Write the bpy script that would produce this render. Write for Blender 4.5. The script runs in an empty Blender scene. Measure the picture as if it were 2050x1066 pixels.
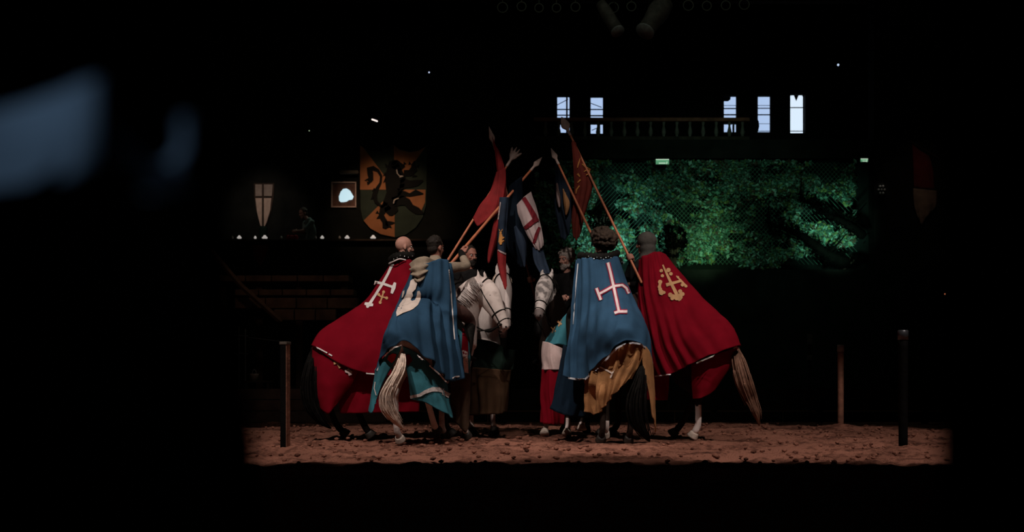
import bpy, bmesh, math, random
from mathutils import Vector, Matrix, noise
from mathutils.bvhtree import BVHTree
from mathutils.geometry import delaunay_2d_cdt

random.seed(7)
sc = bpy.context.scene
COL = sc.collection
F = 3000.0; HC = 0.92; HZ = 740.0
V = Vector

# ------------------------------------------------------------------ camera, world, light, exposure
cam_d = bpy.data.cameras.new('camera')
cam_d.sensor_width = 36.0
cam_d.lens = 36.0 * F / 2050.0
cam_d.shift_y = (HZ - 533.0) / 2050.0
cam_d.clip_start = 0.05; cam_d.clip_end = 300
cam_d.dof.use_dof = True
cam_d.dof.focus_distance = 19.0
cam_d.dof.aperture_fstop = 2.4
cam = bpy.data.objects.new('camera', cam_d)
cam.location = (0, 0, HC); cam.rotation_euler = (math.pi / 2, 0, 0)
COL.objects.link(cam); sc.camera = cam

w = bpy.data.worlds.new('world'); sc.world = w; w.use_nodes = True
w.node_tree.nodes['Background'].inputs[0].default_value = (0.30, 0.42, 0.34, 1)
w.node_tree.nodes['Background'].inputs[1].default_value = 0.0006

def spot(name, loc, target, power, angle, blend, color, radius=0.15):
    d = bpy.data.lights.new(name, 'SPOT'); d.energy = power; d.color = color
    d.spot_size = math.radians(angle); d.spot_blend = blend; d.shadow_soft_size = radius
    o = bpy.data.objects.new(name, d); COL.objects.link(o)
    o.location = loc
    o.rotation_euler = (V(target) - V(loc)).to_track_quat('-Z', 'Y').to_euler()
    return o

WARM = (1.0, 0.90, 0.82)
# stage spots over the front of the arena: lit pool from 14.8 m to 25 m
spot('stage_spot', (-4.4, 11.5, 12.0), (-2.0, 18.97, 0.0), 8600, 33.5, 0.16, WARM)
spot('stage_spot', (0.9, 11.5, 12.0), (0.8, 18.97, 0.0), 3300, 33.5, 0.16, WARM)
spot('stage_spot', (6.4, 11.5, 12.0), (3.9, 18.97, 0.0), 7600, 34.5, 0.16, WARM)
# added wide weak spot, imitates spill over the lance tips
spot('spill_fill', (1.0, 9.0, 10.6), (0.4, 20.2, 3.6), 300, 34.0, 1.0, WARM, 0.3)
# green floods of the hedge gallery
spot('green_spot', (2.3, 37.4, 3.6), (2.9, 40.0, 4.5), 290, 62, 1.0, (0.42, 1.0, 0.85))
spot('green_spot', (5.0, 37.4, 3.6), (5.0, 40.0, 4.35), 150, 60, 1.0, (0.50, 1.0, 0.55))
spot('green_spot', (8.4, 37.4, 3.6), (8.5, 40.0, 4.6), 270, 54, 1.0, (0.42, 1.0, 0.75))
spot('green_spot', (5.0, 34.0, 8.8), (5.4, 40.0, 4.9), 190, 75, 1.0, (0.45, 1.0, 0.75))
# added unseen warm spots that brighten the shields of the left balcony
spot('balcony_fill', (-3.4, 36.0, 7.4), (-3.3, 40.0, 4.9), 260, 46, 0.9, (1.0, 0.72, 0.5))
spot('balcony_fill', (-6.6, 37.5, 7.2), (-6.6, 40.0, 5.2), 100, 46, 1.0, (1.0, 0.86, 0.76))
# added unseen bluish spots that brighten the cloth by the viewing gap
spot('cloth_fill', (-0.75, 0.35, 1.75), (-0.268, 0.88, 1.050), 5.6, 13.5, 1.0, (0.52, 0.75, 1.0), 0.06)
spot('cloth_fill', (-0.60, 0.35, 1.75), (-0.215, 0.91, 1.030), 0.5, 24, 1.0, (0.55, 0.72, 1.0), 0.06)

# added weak warm spots that bring up the timber stage and left planks
spot('back_left_fill', (-4.3, 27.6, 4.8), (-4.6, 30.9, 2.4), 22, 75, 1.0, (1.0, 0.66, 0.48))
spot('back_left_fill', (-4.3, 22.6, 4.2), (-4.3, 25.5, 0.45), 16, 44, 1.0, (1.0, 0.80, 0.70))
sc.view_settings.view_transform = 'Standard'
sc.view_settings.look = 'None'
sc.view_settings.exposure = 0.0
sc.view_settings.gamma = 1.0
sc.view_settings.use_curve_mapping = False

# ------------------------------------------------------------------ helpers
def P(px, py, Y):
    return V(((px - 1025.0) / F * Y, Y, HC + (HZ - py) / F * Y))

def mat(name, col, rough=0.85, var=0.25, vscale=6.0, bump=0.0, bscale=40.0, metal=0.0, emit=None, estr=0.0, spec=0.25, sheen=0.0):
    m = bpy.data.materials.get(name)
    if m: return m
    m = bpy.data.materials.new(name); m.use_nodes = True
    nt = m.node_tree; b = nt.nodes['Principled BSDF']
    b.inputs['Roughness'].default_value = rough
    b.inputs['Metallic'].default_value = metal
    b.inputs['Specular IOR Level'].default_value = spec
    if sheen: b.inputs['Sheen Weight'].default_value = sheen
    tc = nt.nodes.new('ShaderNodeTexCoord')
    n = nt.nodes.new('ShaderNodeTexNoise'); n.inputs['Scale'].default_value = vscale; n.inputs['Detail'].default_value = 4
    nt.links.new(tc.outputs['Object'], n.inputs['Vector'])
    r = nt.nodes.new('ShaderNodeValToRGB')
    lo = [max(0, c * (1 - var)) for c in col]; hi = [min(1, c * (1 + var)) for c in col]
    r.color_ramp.elements[0].position = 0.3; r.color_ramp.elements[1].position = 0.7
    r.color_ramp.elements[0].color = (*lo, 1); r.color_ramp.elements[1].color = (*hi, 1)
    nt.links.new(n.outputs['Fac'], r.inputs['Fac']); nt.links.new(r.outputs['Color'], b.inputs['Base Color'])
    if bump:
        n2 = nt.nodes.new('ShaderNodeTexNoise'); n2.inputs['Scale'].default_value = bscale; n2.inputs['Detail'].default_value = 6
        nt.links.new(tc.outputs['Object'], n2.inputs['Vector'])
        bp = nt.nodes.new('ShaderNodeBump'); bp.inputs['Strength'].default_value = bump; bp.inputs['Distance'].default_value = 0.02
        nt.links.new(n2.outputs['Fac'], bp.inputs['Height']); nt.links.new(bp.outputs['Normal'], b.inputs['Normal'])
    if emit:
        b.inputs['Emission Color'].default_value = (*emit, 1); b.inputs['Emission Strength'].default_value = estr
    return m

def finish(me, smooth=True):
    if smooth:
        for p in me.polygons: p.use_smooth = True

def origin_of(o):
    v = V(o.location)
    while o.parent: o = o.parent; v += V(o.location)
    return v

def obj(name, src, m, parent=None, smooth=True, origin=None):
    if isinstance(src, bmesh.types.BMesh):
        me = bpy.data.meshes.new(name); src.to_mesh(me); src.free()
    else:
        me = src; me.name = name
    mis = [p.material_index for p in me.polygons]
    me.materials.clear()
    for mm in (m if isinstance(m, (list, tuple)) else [m]): me.materials.append(mm)
    if isinstance(m, (list, tuple)): me.polygons.foreach_set('material_index', mis)
    finish(me, smooth)
    o = bpy.data.objects.new(name, me)
    if parent is not None:
        base = origin_of(parent); me.transform(Matrix.Translation(-base)); o.parent = parent
    else:
        if origin is None:
            xs = [v.co for v in me.vertices]
            lo = V([min(c[i] for c in xs) for i in range(3)]); hi = V([max(c[i] for c in xs) for i in range(3)])
            origin = V(((lo.x + hi.x) / 2, (lo.y + hi.y) / 2, lo.z))
        me.transform(Matrix.Translation(-V(origin))); o.location = origin
    COL.objects.link(o)
    return o

def tag(o, label, cat, group=None):
    o['label'] = label; o['category'] = cat
    if group: o['group'] = group
    return o

def thing(name, label, cat, loc, group=None):
    o = bpy.data.objects.new(name, None); o.empty_display_size = 0.1
    o.location = loc; COL.objects.link(o)
    return tag(o, label, cat, group)

def struct(name, bm, m, parent=None, smooth=False):
    o = obj(name, bm, m, parent, smooth, origin=(0, 0, 0) if parent is None else None)
    if parent is None: o['kind'] = 'structure'
    return o

def box(bm, lo, hi, bevel=0.0, mi=0):
    lo = V(lo); hi = V(hi)
    r = bmesh.ops.create_cube(bm, size=1.0)
    for v in r['verts']:
        v.co = V([lo[i] + (v.co[i] + 0.5) * (hi[i] - lo[i]) for i in range(3)])
    fs = set(f for v in r['verts'] for f in v.link_faces)
    for f in fs: f.material_index = mi
    if bevel:
        es = list(set(e for v in r['verts'] for e in v.link_edges))
        bmesh.ops.bevel(bm, geom=es, offset=bevel, segments=1, affect='EDGES')
    return bm

def catmull(pts, n):
    out = []
    k = len(pts)
    for i in range(k - 1):
        p0 = pts[max(i - 1, 0)]; p1 = pts[i]; p2 = pts[i + 1]; p3 = pts[min(i + 2, k - 1)]
        for j in range(n):
            t = j / n
            out.append([0.5 * ((2 * p1[c]) + (-p0[c] + p2[c]) * t + (2 * p0[c] - 5 * p1[c] + 4 * p2[c] - p3[c]) * t * t
                               + (-p0[c] + 3 * p1[c] - 3 * p2[c] + p3[c]) * t ** 3) for c in range(len(p1))])
    out.append(list(pts[-1]))
    return out

def tube(bm, pts, rad, side=(0, 1, 0), seg=14, sub=4, caps=True, mi=0):
    """closed elliptical tube; rad items r or (side radius, other radius)"""
    rr = [(r, r) if not isinstance(r, (tuple, list)) else r for r in rad]
    dat = [list(p) + list(r) for p, r in zip(pts, rr)]
    if len(dat) > 1 and sub > 1: dat = catmull(dat, sub)
    c = [V(d[:3]) for d in dat]; rs = [(max(d[3], 1e-4), max(d[4], 1e-4)) for d in dat]
    side = V(side); frames = []
    n = len(c)
    for i in range(n):
        t = (c[min(i + 1, n - 1)] - c[max(i - 1, 0)])
        t = t.normalized() if t.length > 1e-9 else V((1, 0, 0))
        a = side - t * side.dot(t)
        if a.length < 1e-3:
            a = V((1, 0, 0)) - t * t.x
            if a.length < 1e-3: a = V((0, 0, 1)) - t * t.z
        a.normalize(); frames.append((t, a, t.cross(a)))
    rings = []
    def ring(cc, a, b, ra, rb):
        return [bm.verts.new(cc + a * (ra * math.cos(2 * math.pi * k / seg)) + b * (rb * math.sin(2 * math.pi * k / seg))) for k in range(seg)]
    if caps:
        t, a, b = frames[0]; r = min(rs[0])
        rings.append(ring(c[0] - t * r * 0.75, a, b, rs[0][0] * 0.62, rs[0][1] * 0.62))
    for i in range(n):
        t, a, b = frames[i]; rings.append(ring(c[i], a, b, *rs[i]))
    if caps:
        t, a, b = frames[-1]; r = min(rs[-1])
        rings.append(ring(c[-1] + t * r * 0.75, a, b, rs[-1][0] * 0.62, rs[-1][1] * 0.62))
    for q in range(len(rings) - 1):
        for k in range(seg):
            f = bm.faces.new((rings[q][k], rings[q][(k + 1) % seg], rings[q + 1][(k + 1) % seg], rings[q + 1][k])); f.material_index = mi
    f = bm.faces.new(list(reversed(rings[0]))); f.material_index = mi
    f = bm.faces.new(rings[-1]); f.material_index = mi
    return bm

def ell(bm, c, r, M=None, sub=2, mi=0):
    res = bmesh.ops.create_icosphere(bm, subdivisions=sub, radius=1.0)
    for v in res['verts']:
        q = V((v.co.x * r[0], v.co.y * r[1], v.co.z * r[2]))
        if M is not None: q = M @ q
        v.co = V(c) + q
    for f in set(f for v in res['verts'] for f in v.link_faces): f.material_index = mi
    return bm

def remesh(bm, voxel, smooth=5, fac=0.5):
    bmesh.ops.recalc_face_normals(bm, faces=bm.faces[:])
    me = bpy.data.meshes.new('tmp'); bm.to_mesh(me); bm.free()
    o = bpy.data.objects.new('tmp', me); COL.objects.link(o)
    md = o.modifiers.new('r', 'REMESH'); md.mode = 'VOXEL'; md.voxel_size = voxel
    s = o.modifiers.new('s', 'SMOOTH'); s.factor = fac; s.iterations = smooth
    dg = bpy.context.evaluated_depsgraph_get()
    out = bpy.data.meshes.new_from_object(o.evaluated_get(dg))
    bpy.data.objects.remove(o); bpy.data.meshes.remove(me)
    return out

def bvh_of(meshes):
    vs = []; fs = []
    for o in meshes:
        b = len(vs); base = origin_of(o)
        vs += [v.co + base for v in o.data.vertices]
        fs += [[i + b for i in p.vertices] for p in o.data.polygons]
    return BVHTree.FromPolygons(vs, fs)

CAM = V((0, 0, HC))
def sheet(name, rows, m, parent, nu=8, nv=8, folds=0.02, freq=5.0, fv=(0.2, 1.0), seed=0, thick=0.008, avoid=None, gap=0.03, foldfn=None, tilt=0.6, drop_last=0):
    """cloth from a lattice of control points (pixel x, pixel y, depth), rows top to hem"""
    ctrl = [[P(*c) for c in r] for r in rows]
    rr = [catmull([list(p) for p in r], nu) for r in ctrl]
    cols = len(rr[0])
    grid = []
    cc = [catmull([rr[i][j] for i in range(len(rr))], nv) for j in range(cols)]
    nr = len(cc[0])
    G = [[V(cc[j][i]) for j in range(cols)] for i in range(nr)]
    D = [[0.0] * cols for _ in range(nr)]
    N = [[None] * cols for _ in range(nr)]
    for i in range(nr):
        for j in range(cols):
            a = G[i][min(j + 1, cols - 1)] - G[i][max(j - 1, 0)]
            b = G[min(i + 1, nr - 1)][j] - G[max(i - 1, 0)][j]
            nn = a.cross(b)
            nn = nn.normalized() if nn.length > 1e-9 else V((0, -1, 0))
            if nn.dot(CAM - G[i][j]) < 0: nn = -nn
            u = j / (cols - 1); v = i / (nr - 1)
            amp = folds * (fv[0] + (fv[1] - fv[0]) * v)
            ph = 2 * math.pi * freq * u + 1.3 * math.sin(3 * v + seed) + 2.2 * noise.noise(V((u * 2.2 + seed, v * 1.2, seed * 3.1)))
            d = amp * (0.65 * (1.6 * abs(math.sin(ph * .5)) - .8) + 0.35 * math.sin(ph * 1.9 + seed + 1.5 * v)) * (0.65 + 0.7 * noise.noise(V((u * 3 + seed * 2, v * 1.5, 5))))
            if foldfn: d += foldfn(u, v)
            d += 0.006 * noise.noise(G[i][j] * 9 + V((seed, 0, 0)))
            N[i][j] = nn; D[i][j] = d
    if avoid is not None:
        push = [[0.0] * cols for _ in range(nr)]
        for i in range(nr):
            for j in range(cols):
                ray = (G[i][j] - CAM); L = ray.length; ray.normalize()
                h = avoid.ray_cast(CAM, ray, 60)
                if h[0] is not None and h[3] < L + gap and h[3] > L - 0.5: push[i][j] = L - (h[3] - gap)
        base = [r[:] for r in push]
        for _ in range(6):
            q = [r[:] for r in push]
            for i in range(nr):
                for j in range(cols):
                    s = 0; k = 0
                    for di, dj in ((1, 0), (-1, 0), (0, 1), (0, -1)):
                        a, b = i + di, j + dj
                        if 0 <= a < nr and 0 <= b < cols: s += push[a][b]; k += 1
                    q[i][j] = max(base[i][j], s / k)
            push = q
        for i in range(nr):
            for j in range(cols):
                ray = (G[i][j] - CAM).normalized(); G[i][j] = G[i][j] - ray * push[i][j]
    lowest = min(min(r) for r in D) if avoid is not None else 0.0
    for i in range(nr):
        for j in range(cols):
            e = 1.0 if avoid is None else min(1, 6 * min(j, cols - 1 - j) / (cols - 1))
            G[i][j] = G[i][j] + N[i][j] * (D[i][j] - lowest * .8 * e)
    bm = bmesh.new()
    vs = [[bm.verts.new(p) for p in r] for r in G]
    bk = [[bm.verts.new(G[i][j] - N[i][j] * thick) for j in range(cols)] for i in range(nr)]
    for i in range(nr - 1):
        for j in range(cols - 1):
            bm.faces.new((vs[i][j], vs[i][j + 1], vs[i + 1][j + 1], vs[i + 1][j]))
            bm.faces.new((bk[i][j], bk[i + 1][j], bk[i + 1][j + 1], bk[i][j + 1]))
    def rim(a, b):
        for k in range(len(a) - 1): bm.faces.new((a[k], b[k], b[k + 1], a[k + 1]))
    rim(vs[0], bk[0]); rim(vs[-1], bk[-1])
    rim([r[0] for r in vs], [r[0] for r in bk]); rim([r[-1] for r in vs], [r[-1] for r in bk])
    bmesh.ops.recalc_face_normals(bm, faces=bm.faces[:])
    o = obj(name, bm, m, parent)
    o.data['front'] = 1
    return o

def stroke(pts, wd, cap=True):
    """closed outlines (pixels) of a thick polyline; widths per point or one"""
    if not isinstance(wd, (list, tuple)): wd = [wd] * len(pts)
    out = []
    L = []; R = []
    n = len(pts)
    for i in range(n):
        a = V(pts[max(i - 1, 0)]); b = V(pts[min(i + 1, n - 1)])
        t = (b - a); t = t.normalized() if t.length > 0 else V((1, 0))
        nn = V((-t.y, t.x)); p = V(pts[i])
        L.append(p + nn * wd[i] / 2); R.append(p - nn * wd[i] / 2)
    return [tuple(q) for q in L + R[::-1]]

def disc(c, r, n=12, ry=None):
    return [(c[0] + r * math.cos(2 * math.pi * k / n), c[1] + (ry or r) * math.sin(2 * math.pi * k / n)) for k in range(n)]

def inside(p, poly):
    x, y = p; c = False; n = len(poly)
    for i in range(n):
        x1, y1 = poly[i][0], poly[i][1]; x2, y2 = poly[i - 1][0], poly[i - 1][1]
        if (y1 > y) != (y2 > y) and x < (x2 - x1) * (y - y1) / (y2 - y1) + x1: c = not c
    return c

def decal(name, polys, targets, m, parent, off=0.010, step=4.0, plane=None, thick=0.004):
    """applique: outlines laid onto the cloth surface"""
    tree = bvh_of(targets) if targets else None
    bm = bmesh.new()
    for poly in polys:
        xs = [p[0] for p in poly]; ys = [p[1] for p in poly]
        pts = []
        n = len(poly)
        for i in range(n):
            a = V(poly[i][:2]); b = V(poly[(i + 1) % n][:2]); k = max(1, int((b - a).length / step))
            for q in range(k): pts.append(a + (b - a) * (q / k))
        m0 = len(pts); edges = [(i, (i + 1) % m0) for i in range(m0)]
        x = min(xs) + step / 2
        while x < max(xs):
            y = min(ys) + step / 2
            while y < max(ys):
                if inside((x, y), poly): pts.append(V((x, y)))
                y += step
            x += step
        vo, eo, fo = delaunay_2d_cdt(pts, edges, [], 0, 1e-4)[:3]
        cache = {}
        last = None
        def vert(i):
            if i in cache: return cache[i]
            x, y = vo[i]
            d = (P(x, y, 10.0) - CAM).normalized()
            if tree:
                h = tree.ray_cast(CAM, d, 80)
                if h[0] is None:
                    q = None
                    for rad in (1.5, 3, 5, 8):
                        for k in range(8):
                            dd = (P(x + rad * math.cos(k * .785), y + rad * math.sin(k * .785), 10.0) - CAM).normalized()
                            h2 = tree.ray_cast(CAM, dd, 80)
                            if h2[0] is not None: q = CAM + d * h2[3]; break
                        if q: break
                    if q is None: cache[i] = None; return None
                    h = (q, None, 0, (q - CAM).length)
                q = CAM + d * (h[3] - off)
            else:
                q = P(x, y, plane - off)
            cache[i] = bm.verts.new(q); return cache[i]
        for f in fo:
            cx = sum(vo[i][0] for i in f) / len(f); cy = sum(vo[i][1] for i in f) / len(f)
            if not inside((cx, cy), poly): continue
            vv = [vert(i) for i in f]
            if any(v is None for v in vv): continue
            cs = [v.co for v in vv]
            if max((cs[a] - cs[a - 1]).length for a in range(len(cs))) > 0.25: continue
            try: bm.faces.new(vv)
            except ValueError: pass
    ret = bmesh.ops.extrude_face_region(bm, geom=bm.faces[:])
    for v in ret['geom']:
        if isinstance(v, bmesh.types.BMVert): v.co += (CAM - v.co).normalized() * thick
    bmesh.ops.recalc_face_normals(bm, faces=bm.faces[:])
    return obj(name, bm, m, parent, smooth=False)

# ------------------------------------------------------------------ materials
def dirt_material():
    m = bpy.data.materials.new('arena_dirt'); m.use_nodes = True
    nt = m.node_tree; b = nt.nodes['Principled BSDF']; b.inputs['Roughness'].default_value = 0.95; b.inputs['Specular IOR Level'].default_value = 0.1
    tc = nt.nodes.new('ShaderNodeTexCoord')
    def ns(scale, det, rough=0.6):
        n = nt.nodes.new('ShaderNodeTexNoise'); n.inputs['Scale'].default_value = scale; n.inputs['Detail'].default_value = det
        n.inputs['Roughness'].default_value = rough; nt.links.new(tc.outputs['Object'], n.inputs['Vector']); return n
    n1 = ns(1.3, 5); n2 = ns(11, 6, 0.75); n3 = ns(55, 4)
    mx = nt.nodes.new('ShaderNodeMath'); mx.operation = 'ADD'
    nt.links.new(n1.outputs['Fac'], mx.inputs[0]); nt.links.new(n2.outputs['Fac'], mx.inputs[1])
    r = nt.nodes.new('ShaderNodeValToRGB'); e = r.color_ramp.elements
    e[0].position = 0.72; e[0].color = (0.06, 0.023, 0.016, 1); e[1].position = 1.22; e[1].color = (0.33, 0.135, 0.092, 1)
    k = r.color_ramp.elements.new(0.95); k.color = (0.21, 0.082, 0.055, 1)
    nt.links.new(mx.outputs[0], r.inputs['Fac']); nt.links.new(r.outputs['Color'], b.inputs['Base Color'])
    ad = nt.nodes.new('ShaderNodeMath'); ad.operation = 'ADD'
    nt.links.new(n2.outputs['Fac'], ad.inputs[0]); nt.links.new(n3.outputs['Fac'], ad.inputs[1])
    bp = nt.nodes.new('ShaderNodeBump'); bp.inputs['Strength'].default_value = 0.9; bp.inputs['Distance'].default_value = 0.05
    nt.links.new(ad.outputs[0], bp.inputs['Height']); nt.links.new(bp.outputs['Normal'], b.inputs['Normal'])
    return m

M_DIRT = dirt_material()
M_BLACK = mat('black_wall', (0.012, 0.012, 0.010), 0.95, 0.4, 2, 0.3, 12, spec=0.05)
M_CEIL = mat('ceiling_paint', (0.015, 0.017, 0.014), 0.95, 0.3, 1, spec=0.05)
M_DWOOD = mat('dark_wood', (0.045, 0.026, 0.017), 0.8, 0.5, 5, 0.4, 30)
M_CURT = mat('black_curtain', (0.004, 0.004, 0.0035), 1.0, 0.3, 5, spec=0.0)
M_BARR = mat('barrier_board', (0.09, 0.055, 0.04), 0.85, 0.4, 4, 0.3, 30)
M_RED = mat('red_velvet', (0.155, 0.0035, 0.010), 0.95, 0.14, 5, 0.15, 120, spec=0.03)
M_RED2 = mat('red_caparison', (0.17, 0.0035, 0.011), 0.95, 0.12, 5, 0.15, 120, spec=0.03)
M_BLUE = mat('blue_cloth', (0.024, 0.060, 0.108), 0.9, 0.14, 5, 0.15, 120, spec=0.06)
M_NAVY = mat('navy_cloth', (0.005, 0.013, 0.025), 0.9, 0.2, 5, 0.15, 100, spec=0.1)
M_TEAL = mat('teal_cloth', (0.042, 0.180, 0.225), 0.85, 0.15, 5, 0.15, 100, spec=0.15)
M_KHAKI = mat('khaki_cloth', (0.27, 0.125, 0.052), 0.85, 0.25, 6, 0.2, 80, spec=0.1)
M_BROWN = mat('dark_brown_cloth', (0.05, 0.028, 0.018), 0.9, 0.3, 6, 0.2, 80, spec=0.1)
M_DGREEN = mat('dark_green_cloth', (0.006, 0.014, 0.010), 0.9, 0.3, 6, spec=0.1)
M_WHITE = mat('white_trim', (0.62, 0.55, 0.53), 0.9, 0.12, 8)
M_PINKW = mat('pinkish_white_cloth', (0.55, 0.40, 0.38), 0.9, 0.15, 8, 0.2, 60)
M_CREAM = mat('cream_applique', (0.62, 0.50, 0.44), 0.9, 0.1, 8)
M_GOLD = mat('gold_applique', (0.46, 0.25, 0.12), 0.85, 0.15, 12)
M_BEIGE = mat('beige_wool', (0.25, 0.19, 0.14), 0.95, 0.2, 12, 0.3, 90)
M_GREYW = mat('grey_wool', (0.055, 0.048, 0.042), 0.95, 0.3, 12, 0.3, 90)
M_DARKC = mat('dark_cloth', (0.010, 0.009, 0.009), 0.95, 0.3, 10, 0.2, 80, spec=0.04)
M_BRLEG = mat('brown_trousers', (0.07, 0.032, 0.026), 0.9, 0.3, 10, 0.2, 80)
M_LEATH = mat('black_leather', (0.008, 0.007, 0.006), 0.8, 0.3, 20, 0.2, 80, spec=0.08)
M_STUD = mat('steel', (0.6, 0.6, 0.62), 0.3, 0.1, 20, metal=1.0)
M_SKIN = mat('skin', (0.42, 0.205, 0.155), 0.6, 0.12, 25, 0.1, 60, spec=0.3)
M_SKIND = mat('tanned_skin', (0.30, 0.12, 0.085), 0.6, 0.15, 25, 0.1, 60, spec=0.3)
M_HAIRD = mat('dark_hair', (0.016, 0.011, 0.008), 0.7, 0.5, 40, 0.6, 90, spec=0.2)
M_HAIRB = mat('brown_curly_hair', (0.036, 0.022, 0.015), 0.75, 0.5, 40, 0.6, 90, spec=0.2)
M_HAIRG = mat('grey_hair', (0.34, 0.28, 0.25), 0.8, 0.4, 40, 0.6, 90)
M_EYEW = mat('eye_white', (0.6, 0.58, 0.55), 0.3, 0.02)
M_EYED = mat('dark_eye', (0.006, 0.005, 0.005), 0.15, 0.1, spec=0.6)
M_SHAFT = mat('lance_wood', (0.40, 0.12, 0.055), 0.55, 0.25, 9, 0.1, 40, spec=0.4)
M_SHAFT2 = mat('dark_lance_wood', (0.16, 0.045, 0.025), 0.6, 0.3, 9, 0.1, 40, spec=0.4)
M_BLADE = mat('painted_spear_head', (0.42, 0.30, 0.26), 0.5, 0.2, 20)
M_HOOF = mat('hoof_horn', (0.022, 0.017, 0.014), 0.6, 0.3, 20)
M_HOOFW = mat('pale_hoof', (0.42, 0.33, 0.28), 0.6, 0.3, 20)
M_TAILW = mat('pale_tail_hair', (0.60, 0.46, 0.38), 0.7, 0.3, 18, 0.3, 90)
M_TAILB = mat('brown_tail_hair', (0.16, 0.075, 0.048), 0.7, 0.4, 18, 0.3, 90)
M_TAILK = mat('black_tail_hair', (0.006, 0.005, 0.0045), 0.9, 0.4, 18, 0.3, 90, spec=.04)

def coat(name, col, dap=None, scale=14.0, lo=0.45, hi=0.62):
    m = mat(name, col, 0.65, 0.12, 3, 0.12, 90, spec=0.25)
    if dap:
        nt = m.node_tree; b = nt.nodes['Principled BSDF']
        src = b.inputs['Base Color'].links[0].from_socket
        tc = nt.nodes.new('ShaderNodeTexCoord'); n = nt.nodes.new('ShaderNodeTexNoise'); n.inputs['Scale'].default_value = scale
        nt.links.new(tc.outputs['Object'], n.inputs['Vector'])
        r = nt.nodes.new('ShaderNodeValToRGB'); r.color_ramp.elements[0].position = lo; r.color_ramp.elements[1].position = hi
        mx = nt.nodes.new('ShaderNodeMixRGB'); nt.links.new(n.outputs['Fac'], r.inputs['Fac']); nt.links.new(r.outputs['Color'], mx.inputs['Fac'])
        nt.links.new(src, mx.inputs['Color1']); mx.inputs['Color2'].default_value = (*dap, 1)
        nt.links.new(mx.outputs['Color'], b.inputs['Base Color'])
    return m
C_WHITE = coat('white_coat', (0.62, 0.52, 0.49))
C_DAP = coat('dappled_white_coat', (0.60, 0.49, 0.45), (0.40, 0.31, 0.28), 9, 0.5, 0.75)
C_GREY = coat('dappled_grey_coat', (0.40, 0.34, 0.32), (0.12, 0.10, 0.095), 16, 0.42, 0.62)
C_BLACK = coat('black_coat', (0.009, 0.007, 0.0065))
C_BLACK.node_tree.nodes['Principled BSDF'].inputs['Specular IOR Level'].default_value = 0.05
C_BAY = coat('dark_bay_coat', (0.016, 0.010, 0.008))
C_BAY.node_tree.nodes['Principled BSDF'].inputs['Specular IOR Level'].default_value = 0.06
C_MUZ = coat('dark_muzzle', (0.10, 0.075, 0.07))

# ------------------------------------------------------------------ the setting
def make_floor():
    bm = bmesh.new()
    x0, x1, y0, y1, st = -6.0, 9.0, 13.6, 26.4, 0.06
    nx = int((x1 - x0) / st); ny = int((y1 - y0) / st)
    def hgt(x, y):
        p = V((x, y, 0))
        h = 0.030 * noise.noise(p * 1.1) + 0.030 * noise.noise(p * 3.3 + V((5, 0, 0))) + 0.028 * noise.noise(p * 8.5) + 0.016 * noise.noise(p * 17)
        c = noise.noise(p * 5.5 + V((0, 9, 0)))
        if c > 0.30: h -= 0.10 * (c - 0.30)
        for (px, py) in ((-2.42, 16.85), (4.35, 16.75), (5.17, 23.55)):
            d = math.hypot(x - px, (y - py)); h += 0.07 * math.exp(-(d / 0.30) ** 2)
        return h - 0.012
    vs = []
    for j in range(ny + 1):
        row = []
        for i in range(nx + 1):
            x = x0 + i * st; y = y0 + j * st
            e = min(1, min(x - x0, x1 - x, y - y0, y1 - y) / 0.5)
            row.append(bm.verts.new((x, y, hgt(x, y) * max(e, 0))))
        vs.append(row)
    for j in range(ny):
        for i in range(nx): bm.faces.new((vs[j][i], vs[j][i + 1], vs[j + 1][i + 1], vs[j + 1][i]))
    def quad(a, b, c, d):
        q = [bm.verts.new((a, b, 0)), bm.verts.new((c, b, 0)), bm.verts.new((c, d, 0)), bm.verts.new((a, d, 0))]
        bm.faces.new(q)
    quad(-15, -2, 15, y0); quad(-15, y0, x0, y0 + ny * st); quad(x0 + nx * st, y0, 15, y0 + ny * st); quad(-15, y0 + ny * st, 15, 46)
    return struct('floor', bm, M_DIRT, smooth=True)
make_floor()

# loose clods of earth on the sand
bm = bmesh.new()
for k in range(900):
    x = random.uniform(-4.2, 6.4); y = random.uniform(14.6, 25.2); s = random.uniform(0.010, 0.035)
    r = bmesh.ops.create_icosphere(bm, subdivisions=1, radius=1)
    for v in r['verts']:
        v.co = V((x, y, 0.4 * s)) + V((v.co.x * s * random.uniform(.8, 1.3), v.co.y * s * random.uniform(.8, 1.3), v.co.z * s * 0.7))
clods = obj('dirt_clods', bm, M_DIRT)
tag(clods, 'small loose clods of brown earth scattered over the arena sand', 'dirt'); clods['kind'] = 'stuff'

bm = bmesh.new(); box(bm, (-15, -2, 12), (15, 46, 12.3))
ceiling = struct('ceiling', bm, M_CEIL)
for k in range(7):
    y = 16 + k * 4.3
    bm = bmesh.new(); box(bm, (-15, y, 11.2), (15, y + 0.35, 12.0), 0.02); obj('beam', bm, M_DWOOD, ceiling, False)
bm = bmesh.new(); box(bm, (-15.3, -2, 0), (-15, 46, 12)); struct('wall_left', bm, M_BLACK)
bm = bmesh.new(); box(bm, (15, -2, 0), (15.3, 46, 12)); struct('wall_right', bm, M_BLACK)
bm = bmesh.new(); box(bm, (-15, -2.3, 0), (15, -2, 12)); struct('wall_front', bm, M_BLACK)

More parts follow.
